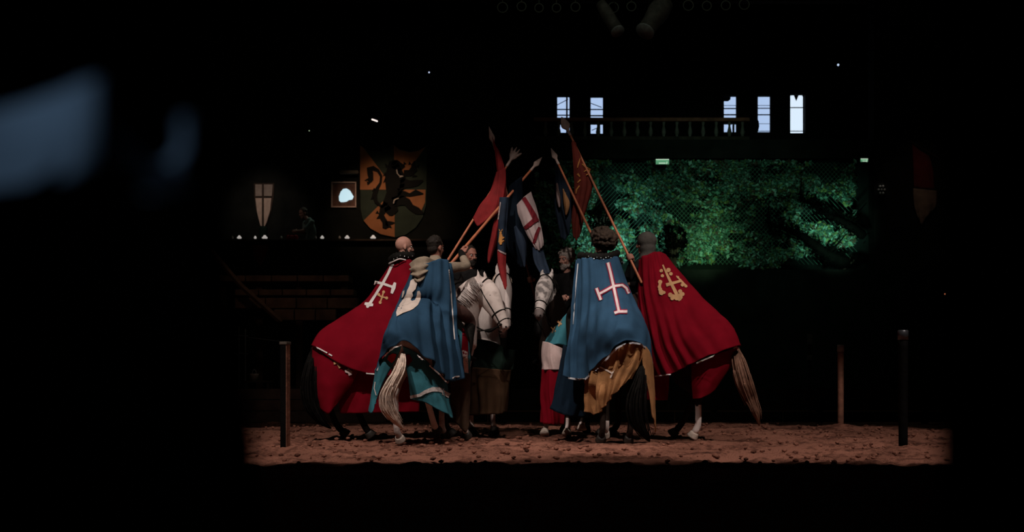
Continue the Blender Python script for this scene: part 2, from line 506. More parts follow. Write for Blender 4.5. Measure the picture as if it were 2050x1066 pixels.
# back wall with real window openings at Y = 44
YB = 44.0
def hole(px0, py0, px1, py1, Y=YB):
    a = P(px0, py1, Y); b = P(px1, py0, Y); return [a.x, a.z, b.x, b.z]
wins = [hole(683, 234, 701, 293), hole(1115, 193, 1141, 266), hole(1182, 194, 1208, 268),
        hole(1449, 192, 1475, 265), hole(1517, 192, 1543, 265), hole(1582, 189, 1613, 267)]
xs = sorted(set([-15, 15] + [round(v, 4) for h in wins for v in (h[0], h[2])]))
bm = bmesh.new()
for a, b in zip(xs[:-1], xs[1:]):
    mid = (a + b) / 2; hs = [h for h in wins if h[0] - 1e-3 < mid < h[2] + 1e-3]
    if hs:
        h = hs[0]; box(bm, (a, YB, 0), (b, YB + 0.4, h[1])); box(bm, (a, YB, h[3]), (b, YB + 0.4, 12))
    else: box(bm, (a, YB, 0), (b, YB + 0.4, 12))
struct('wall_back', bm, M_BLACK)
M_SKYP = mat('daylight_glass', (0.5, 0.6, 0.7), 0.4, 0.03, 3, emit=(0.42, 0.56, 0.82), estr=1.0)
M_SKYB = mat('bright_daylight_glass', (0.6, 0.7, 0.8), 0.4, 0.03, 3, emit=(0.62, 0.74, 0.86), estr=1.15)
M_FR = mat('window_iron', (0.01, 0.014, 0.022), 0.7, 0.3)
def win(n, h, hb, diag=None, vb=None, notch=None, m=M_SKYP):
    x0, z0, x1, z1 = h
    bm = bmesh.new()
    for (a, b, c, d) in ((x0, z0, x0 + .012, z1), (x1 - .012, z0, x1, z1), (x0, z0, x1, z0 + .012), (x0, z1 - .012, x1, z1)):
        box(bm, (a, YB + .05, b), (c, YB + .11, d))
    o = struct('window_%d' % n, bm, M_FR)
    bm = bmesh.new(); box(bm, (x0 + .005, YB + .16, z0 + .005), (x1 - .005, YB + .17, z1 - .005)); obj('pane', bm, m, o, False)
    s = YB / F
    for py, t in hb:
        z = HC + (HZ - py) * s
        bm = bmesh.new(); box(bm, (x0, YB + .06, z - t * s / 2), (x1, YB + .10, z + t * s / 2)); obj('glazing_bar', bm, M_FR, o, False)
    for px, t, ya, yb in (vb or []):
        x = (px - 1025) * s
        bm = bmesh.new(); box(bm, (x - t * s / 2, YB + .06, HC + (HZ - yb) * s), (x + t * s / 2, YB + .10, HC + (HZ - ya) * s)); obj('glazing_bar', bm, M_FR, o, False)
    for (a, b, c, d) in (diag or []):
        bm = bmesh.new(); tube(bm, [P(a, b, YB + .08), P(c, d, YB + .08)], [.012, .012], seg=6, sub=1); obj('glazing_bar', bm, M_FR, o)
    for poly in (notch or []):
        bm = bmesh.new(); f = [bm.verts.new(P(x, y, YB + .12)) for x, y in poly]; g = [bm.verts.new(P(x, y, YB + .14)) for x, y in poly]
        bm.faces.new(f); bm.faces.new(g[::-1])
        for k in range(len(f)): bm.faces.new((f[k], g[k], g[(k + 1) % len(f)], f[(k + 1) % len(f)]))
        bmesh.ops.recalc_face_normals(bm, faces=bm.faces[:]); obj('shutter_piece', bm, M_FR, o, False)
win(1, wins[0], [(265, 1.2)], notch=[[(683, 234), (686, 234), (684, 240), (684, 262), (683, 293)], [(701, 234), (701, 293), (699, 292), (700, 262), (700, 242), (698, 236)]])
win(2, wins[1], [(218.5, 2), (230, 2), (244, 10)], [(1116, 210, 1137, 199)], [(1135, 3.2, 193, 266)], [[(1115, 248), (1122, 250), (1120, 266), (1115, 266)]])
win(3, wins[2], [(218.5, 2), (231, 2.5), (244, 10)], [(1183, 207, 1204, 215), (1185, 261, 1197, 256)], [(1200, 4, 249, 268)])
win(4, wins[3], [(210.5, .7), (216.5, 2), (229, 2.5), (243, 11)], None, [(1469, 4, 249, 265)], [[(1449, 192), (1463, 192), (1462, 200), (1457, 203), (1449, 203)]])
win(5, wins[4], [(210.5, .7), (216, 1.6), (229, 2), (247, .6), (262, 1)], None, None, [[(1517, 240), (1519, 243), (1520, 253), (1518, 262), (1517, 262)]])
win(6, wins[5], [(214.8, 1.6), (262, 1.3)], None, [(1610, 3, 189, 267)],
    [[(1588, 188), (1594, 203), (1600, 188)], [(1581, 188), (1586, 188), (1583, 193)], [(1604, 188), (1609, 188), (1608, 196)]], M_SKYB)

# galleries
Y2 = 40.0
bm = bmesh.new(); a = P(400, 484, 39.4); b = P(1010, 484, 39.4)
box(bm, (-15, 39.2, 0), (b.x, 39.5, a.z)); struct('wall_gallery', bm, M_BLACK)
bm = bmesh.new(); box(bm, (-15, 40.25, P(0, 484, 40.25).z - 1.0), (0.3, 40.35, 10)); struct('wall_balcony', bm, M_BLACK)
bm = bmesh.new(); box(bm, (-15, 39.05, P(0, 484, 39.2).z), (b.x, 39.6, P(0, 484, 39.2).z + 0.05), .01); ledge = struct('trim_1', bm, M_DWOOD)
bm = bmesh.new(); box(bm, (-15, 39.5, P(0, 484, 39.2).z - 1.1), (b.x, 40.3, P(0, 484, 39.2).z - 1.0)); struct('floor_balcony', bm, M_BLACK)
ZG = P(0, 541, 39.6).z
bm = bmesh.new(); box(bm, (b.x, 39.4, 0), (15, 39.75, ZG)); struct('wall_hedge_gallery', bm, M_BLACK)
bm = bmesh.new(); box(bm, (0.3, 40.35, ZG - .2), (P(1745, 0, 40.3).x, 40.45, P(0, 322, 40.3).z)); struct('wall_hedge_backing', bm, mat('hedge_backing', (0.006, 0.010, 0.008), 1.0, .2))
bm = bmesh.new(); box(bm, (P(1745, 0, 40).x, 39.75, 0), (15, 40.4, 12)); struct('wall_right_gallery', bm, M_BLACK)
bm = bmesh.new(); box(bm, (0.3, 39.9, P(0, 318, 40).z), (P(1745, 0, 40).x, 41.0, P(0, 292, 41).z)); struct('trim_2', bm, M_BLACK)

# upper balustrade in front of the windows
zr0 = P(0, 276, 41).z; zr1 = P(0, 244, 41).z
bal = thing('balustrade', 'dark turned-wood balustrade in front of the upper right windows', 'railing', P(1275, 292, 41))
bm = bmesh.new(); box(bm, (P(1068, 0, 41).x, 40.9, zr1), (P(1500, 0, 41).x, 41.08, zr1 + 0.10), .01); obj('handrail', bm, mat('rail_wood', (0.22, 0.065, 0.04), .7, .4, 5), bal, False)
bm = bmesh.new(); box(bm, (P(1068, 0, 41).x, 40.93, P(0, 292, 41).z), (P(1500, 0, 41).x, 41.05, zr0 + 0.03), .01); obj('bottom_rail', bm, M_DWOOD, bal, False)
M_BAL = mat('baluster_wood', (0.17, 0.13, 0.11), .7, .3)
for k in range(16):
    x = P(1092 + k * 26.3, 0, 41).x; z0 = zr0; z1 = zr1; h = z1 - z0
    bm = bmesh.new()
    tube(bm, [(x, 41, z0), (x, 41, z0 + h * .12), (x, 41, z0 + h * .35), (x, 41, z0 + h * .7), (x, 41, z0 + h * .88), (x, 41, z1)], [.05, .035, .062, .030, .04, .05], seg=10, sub=3, caps=False)
    obj('baluster', bm, M_BAL, bal)

# ------------------------------------------------------------------ camouflage hedge
def leafmat(name, c):
    return mat(name, c, 0.6, 0.5, 1.2, spec=0.3)
def foliage(name, n, area, mats, label, cat, Y, zfun, jitter=0.15, size=(0.03, 0.075)):
    vs = []; fs = []; mi = []
    for k in range(n):
        px, py = area()
        dy = zfun(px, py) + random.uniform(-jitter, jitter)
        c = P(px, py, Y + dy)
        L = random.uniform(*size); W = L * random.uniform(.35, .7)
        d = V((random.gauss(0, 1), random.gauss(0, .7), random.gauss(-.5, .8))).normalized()
        s = d.cross(V((random.gauss(0, .5), -1, random.gauss(0, .5)))).normalized()
        nn = d.cross(s)
        b = len(vs)
        vs += [c - d * L, c - s * W + nn * .25 * W, c + d * L, c + s * W + nn * .25 * W]
        fs += [(b, b + 1, b + 2), (b, b + 2, b + 3)]
        q = random.randrange(len(mats)); mi += [q, q]
    me = bpy.data.meshes.new(name); me.from_pydata(vs, [], fs); me.polygons.foreach_set('material_index', mi)
    o = obj(name, me, mats, smooth=False)
    tag(o, label, cat); o['kind'] = 'stuff'
    return o
LM = [leafmat('leaf_green', (0.09, 0.24, 0.16)), leafmat('leaf_pale', (0.24, 0.42, 0.32)), leafmat('leaf_olive', (0.14, 0.20, 0.06)),
      leafmat('leaf_dark', (0.02, 0.06, 0.035)), leafmat('leaf_brown', (0.06, 0.035, 0.02)), leafmat('leaf_dark2', (0.03, 0.08, 0.05))]
def harea():
    while True:
        px = random.uniform(1072, 1712); py = random.uniform(322, 538)
        low = 533 + 5 * math.sin(px * .03) if px < 1560 else 528 - (px - 1560) * .25
        d = noise.noise(V((px * .016, py * .020, 2.0))) + .6 * noise.noise(V((px * .05, py * .06, 7.0)))
        if py < 350: d -= .2
        if py < low and d > 0.02 + random.uniform(-.3, .25): return px, py
foliage('camouflage_hedge', 30000, harea, LM, 'green floodlit leafy camouflage netting covering the gallery wall on the right', 'hedge', 40.0,
        lambda x, y: -0.1 + 0.30 * noise.noise(V((x * .025, y * .035, 1))) , 0.07, (0.035, 0.085))
def netting():
    bm = bmesh.new()
    for k in range(64):
        x = 1180 + k * 8.6
        for sgn in (1, -1):
            a = (x, 326); b2 = (x + sgn * 190, 530)
            t0 = 0.0; t1 = 1.0
            pts = []
            for q in range(9):
                xx = a[0] + (b2[0] - a[0]) * q / 8
                if 1170 < xx < 1720: pts.append(P(xx, a[1] + (b2[1] - a[1]) * q / 8, 39.86 + .04 * noise.noise(V((xx * .03, q, 0)))))
            if len(pts) > 1: tube(bm, pts, [.004] * len(pts), seg=3, sub=1)
    return bm
o = obj('hedge_netting', netting(), mat('net_cord', (0.10, 0.22, 0.15), .8)); tag(o, 'fine diamond netting stretched over the green camouflage hedge', 'net'); o['kind'] = 'stuff'

def bush(cpx, cpy, rx, ry, Y, n, label, seed):
    rnd = random.Random(seed)
    def area():
        while True:
            a = rnd.uniform(-1, 1); b = rnd.uniform(-1, 1)
            if a * a + b * b < 1 and noise.noise(V((a * 2.2 + seed * 3, b * 2.2, 4.0))) > -.12 and a * a + b * b < 1 + .5 * noise.noise(V((a * 3 + seed, b * 3, 0))): return cpx + a * rx, cpy + b * ry
    base = P(cpx, 541, Y)
    t = thing('dark_shrub', label, 'shrub', base)
    vs = []; fs = []
    for k in range(n):
        px, py = area(); c = P(px, py, Y + rnd.uniform(-.16, .16)); L = rnd.uniform(.04, .09)
        d = V((rnd.gauss(0, 1), rnd.gauss(0, 1), rnd.gauss(0, 1))).normalized(); s = d.orthogonal().normalized() * L * .45
        b = len(vs); vs += [c - d * L, c - s, c + d * L, c + s]; fs += [(b, b + 1, b + 2), (b, b + 2, b + 3)]
    me = bpy.data.meshes.new('foliage'); me.from_pydata(vs, [], fs)
    f = obj('foliage', me, mat('shadow_leaf', (0.002, 0.0025, 0.002), 1.0, .3, spec=0.0), t, False); f['kind'] = 'stuff'  # near-black leaves put the unlit silhouette into the colour
    for a in (-.5, -.1, .35, .7):
        bm = bmesh.new(); tube(bm, [base + V((0, 0, .04)), P(cpx + a * rx * .5, cpy + ry * .4, Y), P(cpx + a * rx, cpy - ry * .5, Y)], [.05, .03, .012], seg=7)
        obj('stem', bm, M_DWOOD, t)
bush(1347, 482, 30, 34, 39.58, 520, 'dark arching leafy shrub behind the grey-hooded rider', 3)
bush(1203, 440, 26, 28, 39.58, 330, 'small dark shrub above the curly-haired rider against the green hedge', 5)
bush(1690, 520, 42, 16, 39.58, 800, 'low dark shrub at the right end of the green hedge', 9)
def branch(pts, r0, label):
    t = thing('bare_bough', label, 'branch', P(pts[0][0], pts[0][1], 39.5))
    bm = bmesh.new(); q = [P(x, y, 39.5 + .04 * k) for k, (x, y) in enumerate(pts)]
    tube(bm, q, [r0 * (1 - .8 * k / (len(q) - 1)) for k in range(len(q))], seg=9)
    obj('bough', bm, mat('unlit_bough', (.003, .003, .0025), 1.0, .3, spec=0.0), t)  # near-black bark keeps the bough an unlit silhouette
    rnd = random.Random(len(label))
    for k in range(7):
        i = rnd.randrange(1, len(q)); a = q[i]; d = V((rnd.uniform(-.5, .5), 0, rnd.uniform(-.1, .5)))
        bm = bmesh.new(); tube(bm, [a, a + d * .5, a + d + V((.05, 0, .1))], [r0 * .35, r0 * .2, .01], seg=6); obj('twig', bm, mat('unlit_bough', (.003, .003, .0025), 1.0, .3, spec=0.0), t)
    vs = []; fs = []
    for k in range(420):
        i = rnd.randrange(0, len(q) - 1); c = q[i] + (q[i + 1] - q[i]) * rnd.random() + V((rnd.gauss(0, r0 * .9), rnd.uniform(-.1, .05), rnd.gauss(0, r0 * .8))); Lf = rnd.uniform(.04, .09)
        d = V((rnd.gauss(0, 1), rnd.gauss(0, 1), rnd.gauss(0, 1))).normalized(); sd = d.orthogonal().normalized() * Lf * .45
        n0 = len(vs); vs += [c - d * Lf, c - sd, c + d * Lf, c + sd]; fs += [(n0, n0 + 1, n0 + 2), (n0, n0 + 2, n0 + 3)]
    me = bpy.data.meshes.new('foliage'); me.from_pydata(vs, [], fs); fo = obj('foliage', me, bpy.data.materials['shadow_leaf'], t, False); fo['kind'] = 'stuff'
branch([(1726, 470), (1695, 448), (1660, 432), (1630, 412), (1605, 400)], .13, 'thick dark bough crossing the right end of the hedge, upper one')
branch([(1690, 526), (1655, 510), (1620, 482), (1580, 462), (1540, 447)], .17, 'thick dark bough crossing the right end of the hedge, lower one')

# exit signs over the hedge
for (x0, y0, x1, y1, lab) in ((1312, 318, 1340, 330, 'lit green emergency exit sign over the middle of the hedge'), (1722, 317, 1738, 325, 'small lit green exit sign over the right end of the hedge')):
    a = P(x0, y1, 39.45); b_ = P(x1, y0, 39.45)
    t = thing('exit_sign', lab, 'sign', (a + b_) / 2 - V((0, 0, (b_.z - a.z) / 2)))
    bm = bmesh.new(); box(bm, (a.x, 39.45, a.z), (b_.x, 39.53, b_.z), .008); obj('housing', bm, M_BLACK, t, False)
    bm = bmesh.new(); box(bm, (a.x + .01, 39.435, a.z + .01), (b_.x - .01, 39.45, b_.z - .01)); obj('lit_panel', bm, mat('exit_green', (.1, .3, .15), .5, .02, emit=(0.10, 0.30, 0.16), estr=.75), t, False)
    bm = bmesh.new(); box(bm, (a.x + .08, 39.46, b_.z - .02), (a.x + .12, 39.92, b_.z + .03)); obj('bracket', bm, M_BLACK, t, False)
    bm = bmesh.new(); w_ = b_.x - a.x; h_ = b_.z - a.z
    box(bm, (a.x + .01, 39.42, b_.z - .035), (b_.x - .01, 39.434, b_.z - .012))
    box(bm, (a.x + w_ * .25, 39.42, a.z + h_ * .15), (a.x + w_ * .72, 39.434, a.z + h_ * .32))
    tube(bm, [(b_.x - w_ * .2, 39.43, a.z + h_ * .15), (b_.x - w_ * .17, 39.43, a.z + h_ * .45)], [.014, .012], seg=6, sub=1)
    obj('pictogram', bm, mat('exit_white', (.6, .7, .6), .5, .02, emit=(0.42, 0.55, 0.42), estr=1.0), t, False)

# ------------------------------------------------------------------ left balcony
def plate(name, poly, Y, m, parent, th=.02, smooth=False):
    bm = bmesh.new(); f = [bm.verts.new(P(x, y, Y)) for x, y in poly]; g = [bm.verts.new(P(x, y, Y) + V((0, th, 0))) for x, y in poly]
    bm.faces.new(f); bm.faces.new(g[::-1])
    for k in range(len(f)): bm.faces.new((f[k], g[k], g[(k + 1) % len(f)], f[(k + 1) % len(f)]))
    bmesh.ops.recalc_face_normals(bm, faces=bm.faces[:]); bmesh.ops.triangulate(bm, faces=[q for q in bm.faces if len(q.verts) > 4])
    return obj(name, bm, m, parent, smooth)
M_ORANGE = mat('orange_paint', (0.46, 0.165, 0.065), .8, .15, 3); M_SGREEN = mat('shield_green', (0.035, 0.045, 0.030), .8, .25, 3)
M_LION = mat('lion_black', (0.008, 0.007, 0.006), .9, .2)
sh = thing('heraldic_shield', 'large orange and green heraldic shield with a black rampant lion', 'shield', P(788, 476, 40.2))
bot = [(722, 420), (727, 442), (741, 458), (762, 470), (790, 476), (812, 470), (832, 456), (846, 436), (853, 410)]
cx, cy = 790, 380
plate('field', [(720, 291), (736, 300), (755, 304), (772, 300), (788, 290), (800, 299), (820, 304), (838, 301), (855, 291), (854, 380)] + bot[::-1][0:0] + [(853, 410), (846, 436), (832, 456), (812, 470), (790, 476), (762, 470), (741, 458), (727, 442), (722, 420)], 40.2, M_SGREEN, sh, .04)
plate('orange_quarter', [(721, 292), (728, 296), (cx, cy), (721, cy)], 40.185, M_ORANGE, sh, .012)
plate('orange_quarter', [(788.5, 291), (800, 300), (820, 305), (838, 302), (852, 294), (cx, cy)], 40.185, M_ORANGE, sh, .012)
plate('orange_quarter', [(cx, cy), (cx, 475), (762, 469), (741, 457), (728, 442)], 40.185, M_ORANGE, sh, .012)
plate('orange_quarter', [(cx, cy), (852, cy), (851, 405), (840, 430)], 40.185, M_ORANGE, sh, .012)
def L_(x, y): return (640 + x / 4.1, 220 + y / 4.1)
lion = []
def ls(pts, wd): lion.append(stroke([L_(*p) for p in pts], [q / 4.1 for q in wd]))
ls([(395, 585), (380, 600), (420, 570), (415, 520), (410, 490), (440, 480), (480, 500), (505, 545), (500, 600), (470, 650), (450, 700), (465, 760), (510, 795), (560, 780)], [30, 50, 45, 50, 55, 40, 26, 20, 20, 30, 44, 26, 24, 40])
ls([(590, 440), (625, 450), (665, 470), (700, 462)], [60, 80, 66, 14])
ls([(640, 520), (670, 545), (700, 555)], [40, 26, 8])
ls([(600, 420), (610, 500), (620, 560), (615, 640), (600, 700), (575, 760), (590, 830), (585, 870)], [60, 130, 170, 150, 110, 110, 110, 30])
ls([(690, 520), (740, 520), (775, 490), (770, 450), (780, 420)], [50, 54, 54, 36, 10])
ls([(660, 600), (740, 610), (800, 600), (850, 580)], [90, 60, 50, 12])
ls([(640, 700), (700, 690), (740, 700), (790, 680), (850, 690)], [70, 44, 30, 50, 10])
ls([(600, 760), (670, 740), (720, 760), (750, 800), (800, 830), (850, 850)], [80, 84, 64, 50, 60, 14])
ls([(560, 780), (520, 820), (505, 870), (535, 920), (540, 965), (545, 978)], [90, 60, 46, 44, 50, 10])
ls([(540, 930), (590, 930), (615, 928)], [40, 26, 6]); ls([(545, 955), (575, 955), (590, 970)], [34, 20, 5])
for (a, b_, c, d) in ((545, 520, 520, 545), (545, 570, 522, 600), (555, 470, 535, 440), (700, 450, 690, 425), (740, 450, 735, 425), (760, 540, 800, 545), (480, 840, 460, 850), (490, 880, 468, 895), (640, 660, 700, 652), (455, 650, 430, 670), (440, 715, 420, 735), (800, 470, 815, 450)):
    ls([(a, b_), (c, d)], [26, 3])
decal('lion_emblem', lion, None, M_LION, sh, plane=40.17, off=0, step=5, thick=.008)
decal('lion_highlight', [stroke([L_(*p) for p in ((632, 490), (636, 520), (655, 545))], [2, 2.4, 1.4]), stroke([L_(*p) for p in ((655, 548), (685, 545))], [4, 2]),
      stroke([L_(*p) for p in ((605, 770), (612, 740), (650, 725))], [2, 2.4, 1])], None, M_CREAM, sh, plane=40.155, off=0, thick=.004)

pic = thing('framed_picture', 'square pale-framed picture hung on the balcony wall left of the shield', 'picture', P(688, 416, 40.15))
plate('backing', [(666, 367), (711, 367), (711, 413), (666, 413)], 40.225, mat('picture_brown', (.16, .075, .055), .8, .3, 8), pic, .02)
for poly in ([(663, 364), (713, 364), (713, 366.4), (663, 366.4)], [(663, 413), (713, 413), (713, 415.5), (663, 415.5)], [(663, 366.4), (665.4, 366.4), (665.4, 413), (663, 413)], [(710.7, 366.4), (713, 366.4), (713, 413), (710.7, 413)]):
    plate('frame_bar', poly, 40.17, mat('pale_frame', (.62, .42, .36), .6, .1), pic, .08)
plate('lit_opening', [(679, 402), (678.5, 394), (682, 384), (687, 378.5), (694, 377.5), (701, 382), (705, 389), (708, 394), (705, 400), (698, 401), (694, 404), (688, 405), (682, 405)], 40.205, mat('lit_opening_glow', (.6, .8, .9), .5, .05, 5, emit=(.50, .72, .82), estr=.95), pic, .01)
bm = bmesh.new(); box(bm, (P(680, 0, 40.1).x, 39.98, P(0, 349, 40.1).z), (P(718, 0, 40.1).x, 40.2, P(0, 342, 40.1).z), .02)
tag(obj('wall_shelf', bm, mat('shelf_wood', (.10, .08, .06), .8), smooth=False), 'short wooden shelf bar above the framed picture', 'shelf')

ks = thing('kite_shield', 'pale kite-shaped shield with a dark cross beside the balcony figure', 'shield', P(527, 460, 40.2))
plate('shield_board', [(508, 367), (549, 367), (548, 392), (544, 418), (536, 444), (528, 462), (519, 444), (512, 418), (509, 392)], 40.215, M_DWOOD, ks, .03)
Mks = mat('pale_shield', (.55, .38, .30), .7, .15, 6)
plate('pale_field', [(511, 369.5), (524.2, 369.5), (524.2, 393), (511.5, 393)], 40.18, mat('pale_shield_top', (.30, .22, .18), .7, .2, 6), ks, .01)
plate('pale_field', [(528.4, 369.5), (546, 369.5), (544, 393), (528.4, 393)], 40.18, mat('pale_shield_top', (.30, .22, .18), .7, .2, 6), ks, .01)
plate('pale_field', [(511.5, 397), (524.2, 397), (524.2, 457), (521, 451), (514.5, 425)], 40.18, Mks, ks, .01)
plate('pale_field', [(528.4, 397), (543, 397), (541, 420), (534, 444), (528.4, 457)], 40.18, Mks, ks, .01)
bm = bmesh.new(); tube(bm, [P(527, 460, 40.05), P(527, 488, 40.05)], [.12, .10], seg=8, sub=1); obj('stand', bm, M_DGREEN, ks)

# small things on the balcony ledge
zl = P(0, 484, 39.2).z + 0.05
cups = [(465, 1.0, 'dim'), (479, 1.8, 'broad'), (511, 1.0, 'narrow'), (530, 2.2, 'broad'), (563, .9, 'dim'), (632, .9, 'dim'), (645, 1.5, 'broad'), (680, .9, 'dim'), (695, 1.9, 'broad'), (747, 2.2, 'broad')]
ords = ['leftmost', 'second from left', 'third from left', 'fourth from left', 'fifth from left', 'sixth from left', 'seventh from left', 'eighth from left', 'ninth from left', 'rightmost']
M_CUP = mat('cup_white', (.7, .62, .58), .5, .05, emit=(.5, .46, .42), estr=.0)
M_CUPGLOW = mat('cup_glow', (.8, .75, .7), .5, .05, emit=(.62, .56, .52), estr=.55)  # glow put into the cup material to brighten the ledge cups
for (px, s, kd), od in zip(cups, ords):
    c = P(px, 484, 39.2); c.z = zl
    t = thing('pale_cup', 'small pale cup on the balcony ledge, %s of the ten' % od, 'lamp', c, 'small cups on the balcony ledge')
    r = .035 * s
    bm = bmesh.new(); tube(bm, [c + V((0, 0, 0.004)), c + V((0, 0, .02))], [r * .9, r], seg=10, sub=1, caps=False); obj('saucer', bm, M_DWOOD, t)
    bm = bmesh.new(); tube(bm, [c + V((0, 0, .02)), c + V((0, 0, .05)), c + V((0, 0, .085))], [r * .6, r, r * .55], seg=12, sub=3); obj('cup_bowl', bm, M_CUPGLOW if kd != 'dim' else M_CUP, t)

# ------------------------------------------------------------------ figures
class Body:
    pass
def head_parts(bm, c, f, u):
    f = V(f).normalized(); u = V(u); u = (u - f * u.dot(f)).normalized(); l = u.cross(f)
    M = Matrix((f, l, u)).transposed() * 1.12
    T = lambda x, y, z: c + (f * x + l * y + u * z) * 1.12
    ell(bm, T(-.008, 0, .030), (.100, .078, .095), M, 3)
    ell(bm, T(.030, 0, -.045), (.064, .058, .078), M)
    ell(bm, T(.068, 0, -.104), (.028, .026, .020), M)
    tube(bm, [T(.088, 0, .022), T(.104, 0, -.008), T(.114, 0, -.034)], [.009, .012, .017], side=l, seg=8)
    ell(bm, T(.098, .013, -.036), (.010, .010, .008), M, 1); ell(bm, T(.098, -.013, -.036), (.010, .010, .008), M, 1)
    tube(bm, [T(.078, -.045, .026), T(.094, 0, .024), T(.078, .045, .026)], [.010, .013, .010], side=u, seg=8)
    tube(bm, [T(.080, -.022, -.066), T(.094, 0, -.064), T(.080, .022, -.066)], [.006, .009, .006], side=u, seg=8)
    tube(bm, [T(.080, -.018, -.078), T(.091, 0, -.080), T(.080, .018, -.078)], [.006, .009, .006], side=u, seg=8)
    for s in (1, -1):
        ell(bm, T(-.005, s * .080, -.012), (.020, .010, .034), M)
        ell(bm, T(.066, s * .040, -.028), (.022, .020, .020), M)
    return T, M, f, l, u

def ik(S, H, l1, l2, pole):
    d = H - S; L = min(d.length, (l1 + l2) * .985); dn = d.normalized(); H = S + dn * L
    a = (l1 * l1 - l2 * l2 + L * L) / (2 * L); h = math.sqrt(max(l1 * l1 - a * a, 0))
    p = pole - dn * pole.dot(dn); p = p.normalized() if p.length > 1e-4 else V((0, 0, -1))
    return S + dn * a + p * h, H

def hand_parts(bm, wrist, fore, axis, gripc, rg=.022, sgn=1):
    """hand closed round a shaft through gripc along axis"""
    axis = axis.normalized()
    fd = (gripc - wrist); fd = (fd - axis * fd.dot(axis)).normalized()
    pn = axis.cross(fd).normalized() * sgn
    pc = gripc - fd * .012 + pn * (rg + .018)
    # palm
    tube(bm, [wrist, (wrist + pc) / 2, pc - fd * .02, pc + fd * .018], [(.026, .019), (.030, .018), (.040, .016), (.040, .014)], side=axis, seg=12)
    for k, L in enumerate((.94, 1.06, 1.0, .82)):
        ax = axis * (.034 - .0225 * k)
        r0 = rg + .010
        pts = []
        for a in (60, 20, -25, -75, -125, -165)[: 6]:
            t = math.radians(a)
            pts.append(gripc + ax + pn * (r0 * math.sin(t) * 1.05 + (.004 if a > 40 else 0)) + fd * (r0 * math.cos(t)) * L)
        pts.insert(0, pc + ax * 1.0 + fd * .012)
        tube(bm, pts, [.0098, .0095, .0092, .0088, .0085, .008, .007], side=axis, seg=8, sub=2)
    tb = pc - fd * .03 + axis * .030
    tube(bm, [tb, tb + axis * .018 + pn * -.016, gripc + axis * .050 - fd * (rg + .006) - pn * .004, gripc + axis * .052 - pn * (rg + .008) + fd * .004],
         [.013, .0125, .0105, .009], side=fd, seg=8, sub=2)

